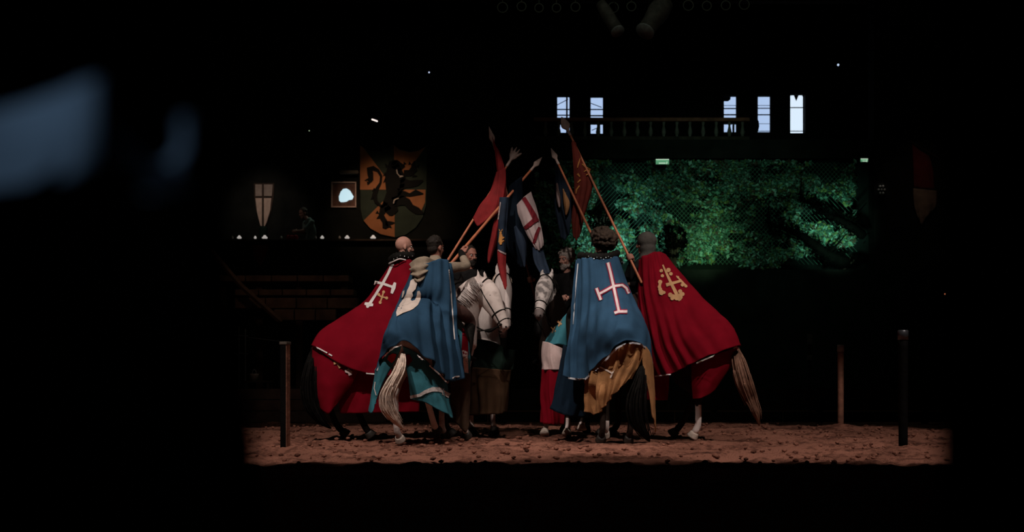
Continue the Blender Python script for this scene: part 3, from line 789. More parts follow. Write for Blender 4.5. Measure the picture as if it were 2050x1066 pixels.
def rider(label, seat, heading, hz, look, top_m, leg_m, skin_m, hand=None, axis=None, armside=1, pole=None, hand2=None, lean=0.0, glove=None, sleeve=None, lw=1.0):
    seat = V(seat); a = math.radians(heading)
    f = V((math.cos(a), math.sin(a), 0)); l = V((-math.sin(a), math.cos(a), 0)); u = V((0, 0, 1))
    T = lambda x, y, z: seat + f * x + l * y + u * z
    t = thing('person', label, 'person', seat)
    bm = bmesh.new(); bt = bmesh.new(); bl = bmesh.new(); bts = []
    top = hz - seat.z                     # head centre above the seat
    sh = top - .225
    tor = [T(0, 0, .02), T(.0, 0, .12), T(.01 + lean * .3, 0, .27), T(.015 + lean * .7, 0, sh - .10), T(lean, 0, sh - .005)]
    rad = [(.165, .115), (.145, .105), (.155, .112), (.175, .115), (.105, .07)]
    tube(bm, tor, rad, side=l, seg=18); tube(bt, tor, [(a_ + .018, b_ + .018) for a_, b_ in rad], side=l, seg=18)
    H = T(lean * 1.2 + .015, 0, top)
    tube(bm, [T(lean, 0, sh - .04), T(lean + .004, 0, sh + .05), H + u * -.05], [(.085, .080), (.066, .066), (.064, .068)], side=l)
    Th, Mh, hf, hl, hu = head_parts(bm, H, V(look), u)
    handpts = []
    arms = {}
    for s in (1, -1):
        S = T(lean * .9, s * .175, sh - .045)
        if s == armside and hand is not None: tgt = V(hand); pl = V(pole) if pole else (V((0, 0, -1)) + l * s * .4); grip = True
        else: tgt = V(hand2) if hand2 is not None else T(.36, s * .06, .16); pl = V((0, 0, -1)) + l * s * .7 - f * .2; grip = False
        ax = V(axis).normalized() if grip else (f * .4 + u * .2 + l * s * .0 + f).normalized()
        if not grip: ax = f.copy()
        # wrist stands off the shaft
        d = (tgt - S).normalized()
        E, W_ = ik(S, tgt - d * .075, .30, .26, pl)
        fd = (W_ - E).normalized()
        hand_parts(bm, W_, fd, ax if grip else (l * s + u * .3), tgt if grip else W_ + fd * .07, .016, 1 if s == 1 else -1)
        arms[s] = (S, E, W_)
        tube(bm, [T(lean * .9, s * .08, sh - .05), S, S + (E - S) * .5, E, E + (W_ - E) * .35, W_], [.05, .062, .050, .040, .042, .026], side=l)
        tube(bt, [T(lean * .9, s * .08, sh - .05), S, S + (E - S) * .5, E, E + (W_ - E) * .4, E + (W_ - E) * .86], [.07, .080, .068, .058, .055, .042], side=l)
        hip = T(0, s * .10, 0); knee = T(.36, s * .375 * lw, -.20); ank = T(.20, s * .41 * lw, -.62); heel = T(.13, s * .41 * lw, -.69); toe = T(.36, s * .44 * lw, -.69)
        tube(bm, [hip, (hip + knee) / 2 + l * s * .06, knee, knee + (ank - knee) * .35, ank], [.10, .085, .058, .056, .036], side=l)
        tube(bm, [heel, toe], [(.032, .03), (.036, .022)], side=l, sub=1)
        tube(bl, [hip, (hip + knee) / 2 + l * s * .06, knee, knee + (ank - knee) * .45], [.118, .10, .074, .068], side=l)
        bb = bmesh.new(); bts.append(bb); tube(bb, [knee + (ank - knee) * .15, knee + (ank - knee) * .4, ank, heel + u * .01], [.074, .070, .052, .045], side=l)
        tube(bb, [heel, (heel + toe) / 2 + u * .012, toe], [(.042, .042), (.046, .040), (.042, .028)], side=l)
    t['_'] = 0; del t['_']
    body = obj('body', remesh(bm, .0075, 4), skin_m, t)
    tunic = obj('tunic', remesh(bt, .016, 4), top_m, t)
    tr = obj('trousers', remesh(bl, .018, 4), leg_m, t)
    for bb in bts: bo = obj('boot', remesh(bb, .014, 3), M_LEATH, t)
    for s in (1, -1):
        be = bmesh.new(); ell(be, Th(.081, s * .031, .004), (.010, .013, .009), Mh); eye = obj('eye', be, M_EYEW, t)
        be = bmesh.new(); ell(be, Th(.0885, s * .031, .004), (.005, .006, .006), Mh, 1); obj('iris', be, M_EYED, eye)
    R = Body(); R.t = t; R.T = T; R.H = H; R.Th = Th; R.Mh = Mh; R.f = f; R.l = l; R.u = u; R.hf = hf; R.hl = hl; R.sh = sh; R.arms = arms
    R.meshes = [body, tunic, tr, bo]; R.skin = skin_m
    if glove:
        S, E, W_ = arms[armside]
        bg = bmesh.new(); tube(bg, [W_ + (E - W_) * .38, W_ + (E - W_) * .12, W_ + (W_ - E).normalized() * .01], [.052, .044, .036], side=l)
        obj('bracer', remesh(bg, .01, 2), glove, t)
    return R

def hair(R, m, style='short', name='hair'):
    bm = bmesh.new(); rnd = random.Random(hash(style) & 255 if False else len(style) * 7)
    Th = R.Th; M = R.Mh
    if style == 'short':
        ell(bm, Th(-.020, 0, .045), (.098, .084, .092), M, 3); ell(bm, Th(-.052, 0, -.02), (.055, .072, .06), M, 2)
        for k in range(40):
            a = rnd.uniform(0, 6.28); z = rnd.uniform(-.2, 1)
            r = math.sqrt(max(0, 1 - z * z)); x = r * math.cos(a)
            if x > .55 and z < .6: continue
            ell(bm, Th(-.020 + .095 * x, .082 * r * math.sin(a), .045 + .090 * z), (.016, .016, .014), M, 1)
        return obj(name, remesh(bm, .009, 2), m, R.t)
    if style == 'curly':
        ell(bm, Th(-.015, 0, .045), (.105, .092, .095), M, 3)
        for k in range(130):
            a = rnd.uniform(0, 6.28); z = rnd.uniform(-.75, 1); r = math.sqrt(max(0, 1 - z * z)); x = r * math.cos(a)
            if x > .35 and z < .45: continue
            s = rnd.uniform(.014, .026)
            ell(bm, Th(-.015 + .110 * x, .098 * r * math.sin(a), .045 + .105 * z), (s, s, s), M, 1)
        return obj(name, remesh(bm, .008, 1), m, R.t)
    if style == 'mop':
        ell(bm, Th(-.02, 0, .05), (.150, .140, .118), M, 3); ell(bm, Th(-.06, 0, -.03), (.085, .105, .075), M, 3)
        for k in range(220):
            a = rnd.uniform(0, 6.28); z = rnd.uniform(-.9, 1); r = math.sqrt(max(0, 1 - z * z)); x = r * math.cos(a)
            if x > .45 and z < .3: continue
            s = rnd.uniform(.014, .028)
            ell(bm, Th(-.02 + .158 * x, .148 * r * math.sin(a), .045 + .125 * z - (.03 if x < -.3 else 0)), (s, s, s), M, 1)
        return obj(name, remesh(bm, .009, 1), m, R.t)
    if style == 'beard':
        ell(bm, Th(.045, 0, -.085), (.062, .058, .050), M, 2); ell(bm, Th(.072, 0, -.112), (.034, .032, .032), M, 2)
        tube(bm, [Th(.086, -.028, -.062), Th(.106, 0, -.052), Th(.086, .028, -.062)], [.007, .009, .007], seg=6)
        for s in (1, -1): tube(bm, [Th(.0, s * .076, .0), Th(.015, s * .074, -.045), Th(.035, s * .06, -.085)], [.010, .016, .022], seg=8)
        return obj(name, remesh(bm, .007, 1), m, R.t)
    if style == 'hood':
        ell(bm, Th(-.015, 0, .035), (.120, .102, .110), M, 3); ell(bm, Th(-.02, 0, -.06), (.10, .10, .09), M, 3)
        tube(bm, [Th(-.02, 0, -.08), Th(-.015, 0, -.14), Th(-.01, 0, -.20)], [(.10, .10), (.115, .105), (.17, .12)], side=R.l)
        return obj(name, remesh(bm, .012, 5), m, R.t)

def seat_world(o2, x): return o2

# ------------------------------------------------------------------ horses
def horse(label, org, heading, sc_, neck, head, coatm, socks=None, legs=None, mane=None, tailm=None, tail=None, bridle=True, earspan=.075, headcoat=None, name='horse', crouch=0.0, wd=1.0):
    """neck/head are world points; body in local frame"""
    org = V((org[0], org[1], 0)); a = math.radians(heading)
    f = V((math.cos(a), math.sin(a), 0)); l = V((-math.sin(a), math.cos(a), 0)); u = V((0, 0, 1))
    def T(x, y, z):
        q = min(1, max(0, (.25 - x) / .9)) * min(1, max(0, (z - .3) / .8))
        return org + (f * x + l * y + u * (z - crouch * q)) * sc_
    t = thing(name, label, 'horse', org)
    bm = bmesh.new()
    tr = [(-1.00, 1.20, .17, .19), (-.86, 1.24, .26, .27), (-.62, 1.25, .30, .30), (-.35, 1.22, .28, .29), (0, 1.17, .31, .335), (.32, 1.15, .28, .36), (.58, 1.17, .23, .35), (.78, 1.16, .17, .26)]
    tube(bm, [T(x, 0, z) for x, z, _, _ in tr], [(w_ * sc_ * (wd if x_ < .2 else 1), h * sc_) for x_, _, w_, h in tr], side=l, seg=24, sub=4)
    ell(bm, T(.30, 0, 1.44), (.22 * sc_, .10 * sc_, .12 * sc_), Matrix((f, l, u)).transposed())
    # neck
    n0 = T(.45, 0, 1.22); npts = [n0] + [V(p) for p in neck]
    nr = [(.22, .33), (.17, .28), (.125, .215), (.095, .165), (.082, .13)][:len(npts)]
    if len(npts) < 5: nr = nr[:len(npts) - 1] + [nr[-1]]
    hd = (V(head[-1]) - V(head[0])); nd = (npts[-1] - npts[-2])
    sd = hd.cross(nd)
    hside = sd.normalized() if sd.length > .02 else l
    if hside.dot(l) < 0: hside = -hside
    # face side vector: perpendicular to head direction and as horizontal as possible
    hx = hd.normalized(); hs = u.cross(hx)
    hs = hs.normalized() if hs.length > .2 else l
    if hs.dot(hside) < 0: hs = -hs
    tube(bm, npts, [(w_ * sc_, h * sc_) for w_, h in nr], side=(l + hs).normalized() if (l + hs).length > .3 else l, seg=20, sub=5)
    hp = [V(p) for p in head]
    full = [npts[-1]] + hp
    hr = [(.088, .125), (.112, .160), (.078, .108), (.062, .072)]
    tube(bm, full[:4] if len(full) >= 4 else full, [(w_ * sc_, h * sc_) for w_, h in hr][:len(full)], side=hs, seg=18, sub=5)
    hup = hs.cross(hx)                      # towards forehead or throat
    fwd = -(hx.cross(hs)); 
    if (fwd.dot(nd.normalized()) < 0): fwd = -fwd   # forehead direction = away from neck
    poll = full[0]
    # forehead / jowl / nose
    ell(bm, hp[0] - fwd * .05 * sc_ + hx * .02, (.085 * sc_,) * 3, None)
    ell(bm, hp[-1] + hx * .02 * sc_, (.062 * sc_, .062 * sc_, .058 * sc_), None)
    ell(bm, hp[-1] - fwd * .05 * sc_ + hx * .045 * sc_, (.034 * sc_,) * 3, None)
    for s in (1, -1):
        ell(bm, hp[0] + hx * .03 * sc_ + fwd * .060 * sc_ + hs * s * .066 * sc_, (.030 * sc_,) * 3, None)
        b0 = poll + hs * s * .052 * sc_ - hx * .03 + fwd * .02 * sc_
        b1 = b0 + (-hx * .075 + hs * s * .02 + u * .05).normalized() * .085 * sc_
        b2 = b0 + (-hx * .075 + hs * s * .006 + u * .07).normalized() * .175 * sc_
        tube(bm, [b0, b1, b2], [(.030 * sc_, .022 * sc_), (.034 * sc_, .020 * sc_), (.006, .006)], side=hs, seg=10)
    # legs
    dl = {'hl': [(-.70, .15, 1.16), (-.60, .18, .92), (-.84, .16, .60), (-.80, .16, .20), (-.74, .16, .10)],
          'hr': [(-.70, -.15, 1.16), (-.60, -.18, .92), (-.84, -.16, .60), (-.80, -.16, .20), (-.74, -.16, .10)],
          'fl': [(.52, .13, 1.10), (.44, .16, .86), (.50, .15, .52), (.50, .15, .19), (.55, .15, .10)],
          'fr': [(.52, -.13, 1.10), (.44, -.16, .86), (.50, -.15, .52), (.50, -.15, .19), (.55, -.15, .10)]}
    for k, v in (legs or {}).items(): dl[k] = v
    hooves = []
    for k, pts in dl.items():
        hind = k[0] == 'h'
        r = [(.15, .22), (.11, .15), (.050, .062), (.037, .042), (.040, .044)] if hind else [(.12, .17), (.085, .11), (.050, .055), (.037, .042), (.040, .044)]
        q = [T(*p) for p in pts]
        full_ = [q[0], q[1]]; rr_ = [r[0], r[1]]
        if hind:
            full_ += [q[1] + (q[2] - q[1]) * .6, q[2], q[2] + (q[3] - q[2]) * .25, q[3], q[4]]; rr_ += [(.065, .085), (.052, .066), (.038, .042), r[3], r[4]]
        else:
            full_ += [q[1] + (q[2] - q[1]) * .55, q[2], q[2] + (q[3] - q[2]) * .25, q[3], q[4]]; rr_ += [(.056, .068), (.050, .055), (.036, .040), r[3], r[4]]
        tube(bm, full_, [(x * sc_, y * sc_) for x, y in rr_], side=l, seg=14, sub=3)
        d = (q[4] - q[3]).normalized(); e = q[4] + d * .075 * sc_ + f * .015
        lowest = e.z - .035
        e2 = q[4] + d * .01
        w_side = socks and k in socks
        tgt = bmesh.new(); hooves.append((tgt, M_HOOFW if w_side else M_HOOF))
        e.z = max(e.z, .035) if pts[4][2] <= .101 else e.z
        tube(tgt, [e2, (e2 + e) / 2, e], [(.046 * sc_, .050 * sc_), (.056 * sc_, .062 * sc_), (.064 * sc_, .072 * sc_)], side=l, seg=14, sub=2, caps=False)
    me = remesh(bm, .018, 4)
    slots = [coatm, socks_mat, headcoat or coatm, C_MUZ]
    inv = lambda p: ((p - org).dot(f) / sc_, (p - org).dot(l) / sc_, (p - org).z / sc_)
    mz = hp[-1] + hx * .02
    for p in me.polygons:
        x, y, z = inv(p.center); i = 0
        if socks:
            for k in socks:
                kx = x < 0 if k[0] == 'h' else x > 0; ky = y > 0 if k[1] == 'l' else y < 0
                if kx and ky and z < socks[k] + .03 * noise.noise(p.center * 20): i = 1
        if i == 0 and (p.center - mz).length < .085 * sc_ and headcoat is not None: i = 3
        elif i == 0 and headcoat is not None and min((p.center - q).length for q in hp + [poll]) < .20 * sc_: i = 2
        p.material_index = i
    mis = [p.material_index for p in me.polygons]
    body = obj('body', me, slots, t)
    for p, i in zip(body.data.polygons, mis): p.material_index = i
    for hb_, hm_ in hooves: obj('hoof', hb_, hm_, t)
    for s in (1, -1): be = bmesh.new(); ell(be, hp[0] + hx * .035 * sc_ + fwd * .068 * sc_ + hs * s * .080 * sc_, (.017 * sc_,) * 3); obj('eye', be, M_EYED, t)
    for s in (1, -1): be = bmesh.new(); ell(be, hp[-1] + hx * .05 * sc_ + fwd * .028 * sc_ + hs * s * .034 * sc_, (.012 * sc_,) * 3); obj('nostril', be, M_EYED, t)
    if bridle:
        bb = bmesh.new()
        def loop(c, ax, ra, rb, r=.007):
            ax = ax.normalized(); b1 = hs; b2 = ax.cross(b1).normalized()
            pts = [c + b1 * (ra * math.cos(k * math.pi / 9)) + b2 * (rb * math.sin(k * math.pi / 9)) for k in range(19)]
            tube(bb, pts, [(r, r * .8)] * 19, side=ax, seg=6, sub=1)
        nose = hp[0] + (hp[-1] - hp[0]) * .62
        loop(nose, hx, .078 * sc_, .098 * sc_, .010)
        loop(hp[0] + (hp[-1] - hp[0]) * .9, hx, .068 * sc_, .080 * sc_, .006)
        loop(poll + hx * .02, (hx + fwd * .4), .098 * sc_, .135 * sc_, .009)
        for s in (1, -1):
            tube(bb, [poll + hs * s * .095 * sc_, hp[0] + hs * s * .108 * sc_, nose + hs * s * .080 * sc_, hp[-1] + hs * s * .068 * sc_ - fwd * .01], [(.010, .005)] * 4, side=fwd, seg=6)
            tube(bb, [hp[-1] + hs * s * .068 * sc_, (hp[-1] + T(.62, s * .16, 1.45)) / 2 + u * -.10, T(.62, s * .16, 1.45)], [(.009, .004)] * 3, side=u, seg=6)
            ell(bb, hp[-1] + hs * s * .070 * sc_, (.018, .018, .018), sub=1)
        obj('bridle', bb, M_LEATH, t)
    if mane:
        bmn = bmesh.new(); rnd = random.Random(3)
        path = catmull([list(p) for p in npts], 8)
        for i, p in enumerate(path[6:]):
            p = V(p); t_ = V(path[min(i + 7, len(path) - 1)]) - V(path[i + 5])
            t_ = t_.normalized() if t_.length > 1e-6 else u
            sdv = (l - t_ * l.dot(t_)).normalized(); top = sdv.cross(t_); top = top if top.z > 0 or top.dot(-f) > 0 else -top
            if top.dot(V(full[1]) - p) > 0 and i > 8 and False: top = -top
            k = (i + 6) / len(path); rad_ = (.30 * (1 - k) + .125 * k) * sc_ * .92
            for q in range(6):
                sg = mane[1] if q < 5 else -mane[1]
                off = t_ * rnd.uniform(-.03, .03)
                b0 = p + top * rad_ + sdv * rnd.uniform(-.02, .02) + off
                L = rnd.uniform(.08, .20)
                b1 = b0 + sdv * sg * (.055 + .02 * rnd.random()) - top * .05
                b2 = b1 + sdv * sg * .05 - top * L * .6 - u * L * .25 + off
                tube(bmn, [b0 - top * .03, b0 + top * .004, b1, b2], [.010, .011, .010, .003], seg=5, sub=2)
        obj('mane', bmn, mane[0], t)
    if tail:
        bt = bmesh.new(); rnd = random.Random(11)
        core = [P(x, y, Y) for x, y, Y, w_ in tail]; wd = [w_ / F * Y / 2 for x, y, Y, w_ in tail]
        c2 = catmull([list(p) + [w_] for p, w_ in zip(core, wd)], 4)
        tube(bt, [V(p[:3]) for p in c2], [(p[3] * .62, p[3] * .55) for p in c2], side=(1, 0, 0), seg=10, sub=1)
        for k in range(60):
            oa = rnd.uniform(0, 6.28); orr = rnd.uniform(.5, 1.05); s0 = rnd.randrange(0, max(1, len(c2) // 2)); e0 = rnd.randrange(len(c2) * 2 // 3, len(c2))
            pts = []; rd = []
            dr = rnd.uniform(-.03, .03)
            for i in range(s0, e0):
                p = V(c2[i][:3]); w_ = c2[i][3]; q = (i - s0) / max(1, e0 - s0)
                pts.append(p + V((math.cos(oa) * orr * w_ + dr * q * q, math.sin(oa) * orr * w_ * .8, rnd.uniform(-.004, .004) * q)))
                rd.append(.010 * (1 - q * .75))
            if len(pts) > 3: tube(bt, pts, rd, seg=5, sub=1)
        obj('tail', bt, tailm, t)
    # saddle
    bs = bmesh.new()
    tube(bs, [T(-.22, 0, 1.55), T(-.10, 0, 1.50), T(.12, 0, 1.50), T(.30, 0, 1.58)], [(.20 * sc_, .07 * sc_), (.25 * sc_, .06 * sc_), (.24 * sc_, .06 * sc_), (.16 * sc_, .06 * sc_)], side=l, seg=16)
    for s in (1, -1): tube(bs, [T(.05, s * .24, 1.45), T(.08, s * .335, 1.25), T(.10, s * .345, 1.0)], [(.17, .025), (.18, .022), (.12, .02)], side=f, seg=12)
    obj('saddle', remesh(bs, .02, 3), M_LEATH, t)
    H = Body(); H.t = t; H.T = T; H.body = body; H.f = f; H.l = l; H.org = org
    return H
socks_mat = mat('white_sock_hair', (0.60, 0.50, 0.47), .8, .1)
def hd(a, b, n=3):
    a = V(a); b = V(b); return [a + (b - a) * t for t in (.28, .68, 1.0)]

HA = horse('black horse at far left carrying the bald rider, black tail', (-1.47, 20.06), 25, 1.10,
           [(-.98, 20.22, 1.62), (-.86, 20.26, 1.86), (-.74, 20.20, 2.02)], hd((-.74, 20.20, 2.02), (-.62, 20.02, 1.50)), C_BLACK,
           tailm=M_TAILK, tail=[(630, 700, 19.5, 14), (622, 735, 19.35, 26), (618, 775, 19.35, 34), (625, 815, 19.4, 34), (645, 845, 19.45, 22), (662, 858, 19.5, 6)], mane=(M_TAILK, 1),
           legs={'hl': [(-.70, .15, 1.16), (-.62, .18, .92), (-.92, .16, .60), (-.80, .16, .20), (-.72, .16, .10)], 'hr': [(-.70, -.15, 1.16), (-.52, -.18, .92), (-.70, -.16, .58), (-.56, -.16, .20), (-.50, -.16, .10)]}, crouch=.19)
HB = horse('white dappled horse under the blue cape with the fleur emblem, head bowed right', (-.97, 19.08), 68, 1.06,
           [(-.72, 19.60, 1.58), (-.60, 19.68, 1.80), (-.47, 19.69, 1.97), (-.37, 19.66, 2.02)], hd((-.37, 19.64, 2.02), (-.10, 19.44, 1.50)), C_DAP,
           socks={'hl': .5}, mane=(mat('pale_mane_hair', (.62, .53, .50), .8, .15, 20), -1), tailm=M_TAILW,
           tail=[(806, 706, 18.0, 8), (804, 724, 17.9, 20), (798, 745, 17.85, 27), (784, 770, 17.82, 32), (774, 795, 17.82, 34), (778, 820, 17.85, 36), (792, 842, 17.9, 26), (806, 858, 17.95, 8)],
           legs={'hl': [(-.70, .15, 1.16), (-.58, .19, .92), (-.84, .13, .60), (-.80, .13, .20), (-.74, .13, .10)],
                 'hr': [(-.70, -.15, 1.16), (-.42, -.18, .90), (-.62, -.16, .58), (-.42, -.16, .26), (-.36, -.16, .19)]}, wd=.86)
HC_ = horse('white horse facing the camera behind the dappled horse', (-.58, 21.3), -72, 1.05,
           [(-.34, 20.50, 1.62), (-.22, 20.28, 1.88), (-.15, 20.10, 2.06), (-.13, 20.0, 2.13)], hd((-.13, 19.98, 2.13), (-.08, 19.74, 1.52)), C_WHITE, mane=(M_TAILW, 1))
HD = horse('dappled grey horse with dark muzzle facing the camera right of centre', (.74, 20.95), -104, 1.03,
           [(.58, 20.15, 1.60), (.53, 19.95, 1.84), (.47, 19.78, 2.00), (.45, 19.70, 2.06)], hd((.45, 19.68, 2.06), (.35, 19.38, 1.64)), C_BAY, headcoat=C_GREY, mane=(M_TAILK, 1), socks={'fl': .25, 'fr': .25})
HE = horse('black horse under khaki cloth and the blue cape with the white cross', (1.16, 19.2), 98, 1.08,
           [(1.02, 20.02, 1.66), (.98, 20.16, 1.88), (.96, 20.22, 2.00), (.96, 20.26, 2.04)], hd((.96, 20.28, 2.04), (.92, 20.42, 1.55)), C_BAY, mane=(M_TAILK, 1),
           tailm=M_TAILK, tail=[(1286, 735, 18.0, 10), (1282, 760, 17.95, 24), (1274, 800, 17.95, 40), (1276, 840, 18.0, 40), (1290, 870, 18.05, 24), (1300, 884, 18.1, 6)],
           socks={'fr': .22, 'fl': .2}, legs={'fl': [(.52, .13, 1.10), (.50, .16, .86), (.66, .15, .56), (.60, .15, .26), (.56, .15, .18)]})
HF = horse('dark bay horse at far right with a brown tail and white hind sock', (1.84, 20.0), 150, 1.10,
           [(1.10, 20.48, 1.66), (1.04, 20.58, 1.86), (1.00, 20.66, 2.00)], hd((.99, 20.68, 2.02), (.92, 20.74, 1.5)), C_BAY, mane=(M_TAILK, -1), tailm=M_TAILB,
           tail=[(1472, 700, 19.3, 14), (1477, 722, 19.2, 30), (1484, 750, 19.15, 36), (1492, 775, 19.15, 36), (1502, 800, 19.2, 30), (1513, 825, 19.2, 22), (1520, 852, 19.25, 6)],
           socks={'hl': .42}, legs={'hl': [(-.70, .15, 1.16), (-.50, .18, .92), (-.70, .16, .60), (-.70, .16, .20), (-.66, .16, .10)], 'hr': [(-.70, -.15, 1.16), (-.42, -.18, .92), (-.52, -.16, .58), (-.36, -.16, .20), (-.28, -.16, .10)]}, crouch=.19)

# lances: (tip px,py,Y) (butt px,py,Y)
LT = {'a': ((1037, 297, 20.5), (880, 548, 19.9)), 'b': ((1085, 315, 20.6), (893, 540, 19.2)), 'd': ((979, 254, 20.4), (1078, 620, 20.6)),
      'e': ((1103, 297, 20.6), (1218, 541, 19.35)), 'f': ((1124, 234, 20.5), (1284, 566, 19.5))}
def on(k, py):
    a, b = P(*LT[k][0]), P(*LT[k][1]); t = (py - LT[k][0][1]) / (LT[k][1][1] - LT[k][0][1])
    lo, hi = 0, 1
    for _ in range(30):
        m_ = (lo + hi) / 2; q = a + (b - a) * m_; y = HZ - (q.z - HC) * F / q.y
        if y < py: lo = m_
        else: hi = m_
    return a + (b - a) * lo
AX = {k: (P(*v[0]) - P(*v[1])).normalized() for k, v in LT.items()}

RA = rider('bald bearded rider in a long red cape at the left', (-1.46, 20.05, 1.83), 25, 2.56, (.88, .30, -.05), M_DARKC, M_BRLEG, M_SKIN, on('a', 538), AX['a'], -1)
hair(RA, M_HAIRD, 'beard', 'beard')
RB = rider('short-haired rider in beige hood and blue cape with fleur emblem', (-.98, 19.10, 1.74), 68, 2.475, (.62, .72, -.05), M_BEIGE, M_BRLEG, M_SKIND, on('b', 500), AX['b'], -1, pole=(1.0, .0, -.55), glove=M_LEATH, lw=.88)
hair(RB, M_HAIRD, 'short')
RC = rider('dark-haired rider behind the dappled horse, looking towards the lances', (-.60, 21.3, 1.76), -72, 2.535, (.55, -.80, -.05), M_DARKC, M_BRLEG, M_SKIND, None, None, 1)
hair(RC, M_HAIRD, 'short'); hair(RC, M_HAIRD, 'beard', 'beard')
RD = rider('grey-haired bearded rider in dark clothes behind the grey horse', (.76, 21.0, 1.70), -104, 2.46, (-.62, -.75, -.08), M_DARKC, M_DARKC, M_SKIN, on('d', 560), AX['d'], -1, lw=.85)
hair(RD, M_HAIRG, 'curly'); hair(RD, M_HAIRG, 'beard', 'beard')
RE = rider('curly-haired rider in the blue cape with the white cross', (1.16, 19.2, 1.80), 100, 2.555, (-.80, .55, -.05), M_DARKC, M_DARKC, M_SKIN, on('e', 490), AX['e'], -1, lw=.88)
RE_h = hair(RE, M_HAIRB, 'mop')
RF = rider('rider in a grey hood and long red cape at the right', (1.80, 20.0, 1.86), 152, 2.60, (-.90, .30, -.05), M_DARKC, M_BRLEG, M_SKIND, on('f', 516), AX['f'], 1, pole=(-.4, .0, -1.0))
hair(RF, M_GREYW, 'hood', 'hood')

# ------------------------------------------------------------------ capes and caparisons
def tr_of(*hs): return bvh_of([c for h in hs for c in h.t.children if c.name.split('.')[0] in ('body', 'saddle', 'tunic', 'trousers', 'boot')])
avA = tr_of(HA, RA); avB = tr_of(HB, RB); avE = tr_of(HE, RE); avF = tr_of(HF, RF)

capA = sheet('cape', [
    [(800, 520, 20.28), (786, 524, 20.05), (800, 519, 19.9), (818, 519, 19.88), (834, 528, 19.95)],
    [(775, 575, 20.3), (758, 566, 20.0), (785, 572, 19.75), (812, 575, 19.7), (845, 575, 19.8)],
    [(735, 622, 20.2), (731, 604, 19.85), (765, 625, 19.6), (800, 630, 19.55), (850, 630, 19.7)],
    [(695, 672, 20.0), (686, 634, 19.65), (735, 665, 19.45), (785, 675, 19.42), (850, 680, 19.6)],
    [(660, 712, 19.85), (642, 664, 19.45), (700, 695, 19.3), (770, 710, 19.35), (850, 715, 19.55)],
    [(650, 730, 19.8), (624, 692, 19.35), (680, 729, 19.22), (745, 750, 19.3), (850, 756, 19.5)]],
    M_RED, RA.t, 10, 9, folds=.030, freq=3.4, seed=1, avoid=avA)
capB = sheet('cape', [
    [(830, 546, 19.2), (838, 538, 18.97), (858, 530, 18.9), (882, 522, 18.95), (899, 536, 19.18)],
    [(807, 585, 19.1), (826, 585, 18.9), (855, 580, 18.85), (885, 578, 18.85), (904, 585, 19.12)],
    [(794, 615, 19.05), (820, 606, 18.95), (850, 606, 18.93), (885, 620, 18.82), (908, 630, 19.02)],
    [(782, 647, 18.7), (812, 624, 18.46), (838, 620, 18.40), (880, 655, 18.66), (911, 670, 18.95)],
    [(768, 688, 18.5), (800, 654, 18.22), (835, 654, 18.15), (882, 695, 18.45), (914, 705, 18.9)],
    [(753, 745, 18.35), (803, 692, 18.02), (842, 716, 18.05), (888, 764, 18.4), (919, 757, 18.85)]],
    M_BLUE, RB.t, 14, 9, folds=.050, freq=5.0, seed=2, avoid=avB, foldfn=lambda u, v: (.075 * math.sin(2 * math.pi * u * 9 + 1) * max(0, u - .45) * 2 * (.4 + v)))
capE = sheet('cape', [
    [(1157, 522, 19.22), (1175, 519, 18.95), (1200, 519, 18.9), (1222, 517, 18.95), (1238, 518, 19.1)],
    [(1152, 580, 19.1), (1175, 575, 18.85), (1205, 572, 18.8), (1235, 570, 18.85), (1257, 573, 19.05)],
    [(1148, 640, 19.0), (1172, 635, 18.8), (1208, 620, 18.68), (1245, 612, 18.6), (1278, 618, 18.85)],
    [(1144, 690, 18.9), (1170, 685, 18.7), (1212, 655, 18.42), (1258, 640, 18.3), (1296, 655, 18.6)],
    [(1140, 725, 18.9), (1170, 725, 18.65), (1212, 692, 18.25), (1260, 662, 18.1), (1305, 690, 18.45)],
    [(1135, 757, 18.85), (1172, 762, 18.6), (1215, 722, 18.15), (1262, 687, 17.98), (1308, 732, 18.35)]],
    M_BLUE, RE.t, 14, 9, folds=.042, freq=5.0, seed=4, avoid=avE, foldfn=lambda u, v: .085 * math.sin(2 * math.pi * u * 9) * max(0, .5 - u) * 2 * (.3 + v))
capF = sheet('cape', [
    [(1284, 530, 19.72), (1291, 516, 19.62), (1302, 509, 19.68), (1315, 510, 19.8), (1326, 517, 19.95), (1318, 525, 20.2)],
    [(1281, 590, 19.6), (1295, 585, 19.5), (1318, 575, 19.5), (1340, 567, 19.6), (1366, 563, 19.8), (1352, 580, 20.1)],
    [(1283, 640, 19.5), (1303, 640, 19.4), (1335, 630, 19.4), (1365, 615, 19.5), (1400, 602, 19.65), (1380, 640, 20.0)],
    [(1293, 690, 19.5), (1318, 690, 19.35), (1355, 680, 19.25), (1392, 660, 19.25), (1434, 631, 19.45), (1405, 690, 19.9)],
    [(1302, 725, 19.5), (1332, 722, 19.32), (1372, 708, 19.18), (1415, 690, 19.08), (1463, 658, 19.28), (1430, 710, 19.8)],
    [(1310, 752, 19.5), (1345, 748, 19.3), (1385, 731, 19.12), (1425, 714, 19.0), (1477, 696, 19.2), (1450, 730, 19.7)]],
    M_RED, RF.t, 13, 9, folds=.042, freq=6.0, seed=6, avoid=avF, foldfn=lambda u, v: .075 * math.sin(2 * math.pi * u * 11) * max(0, .5 - u) * 2 * (.3 + v))

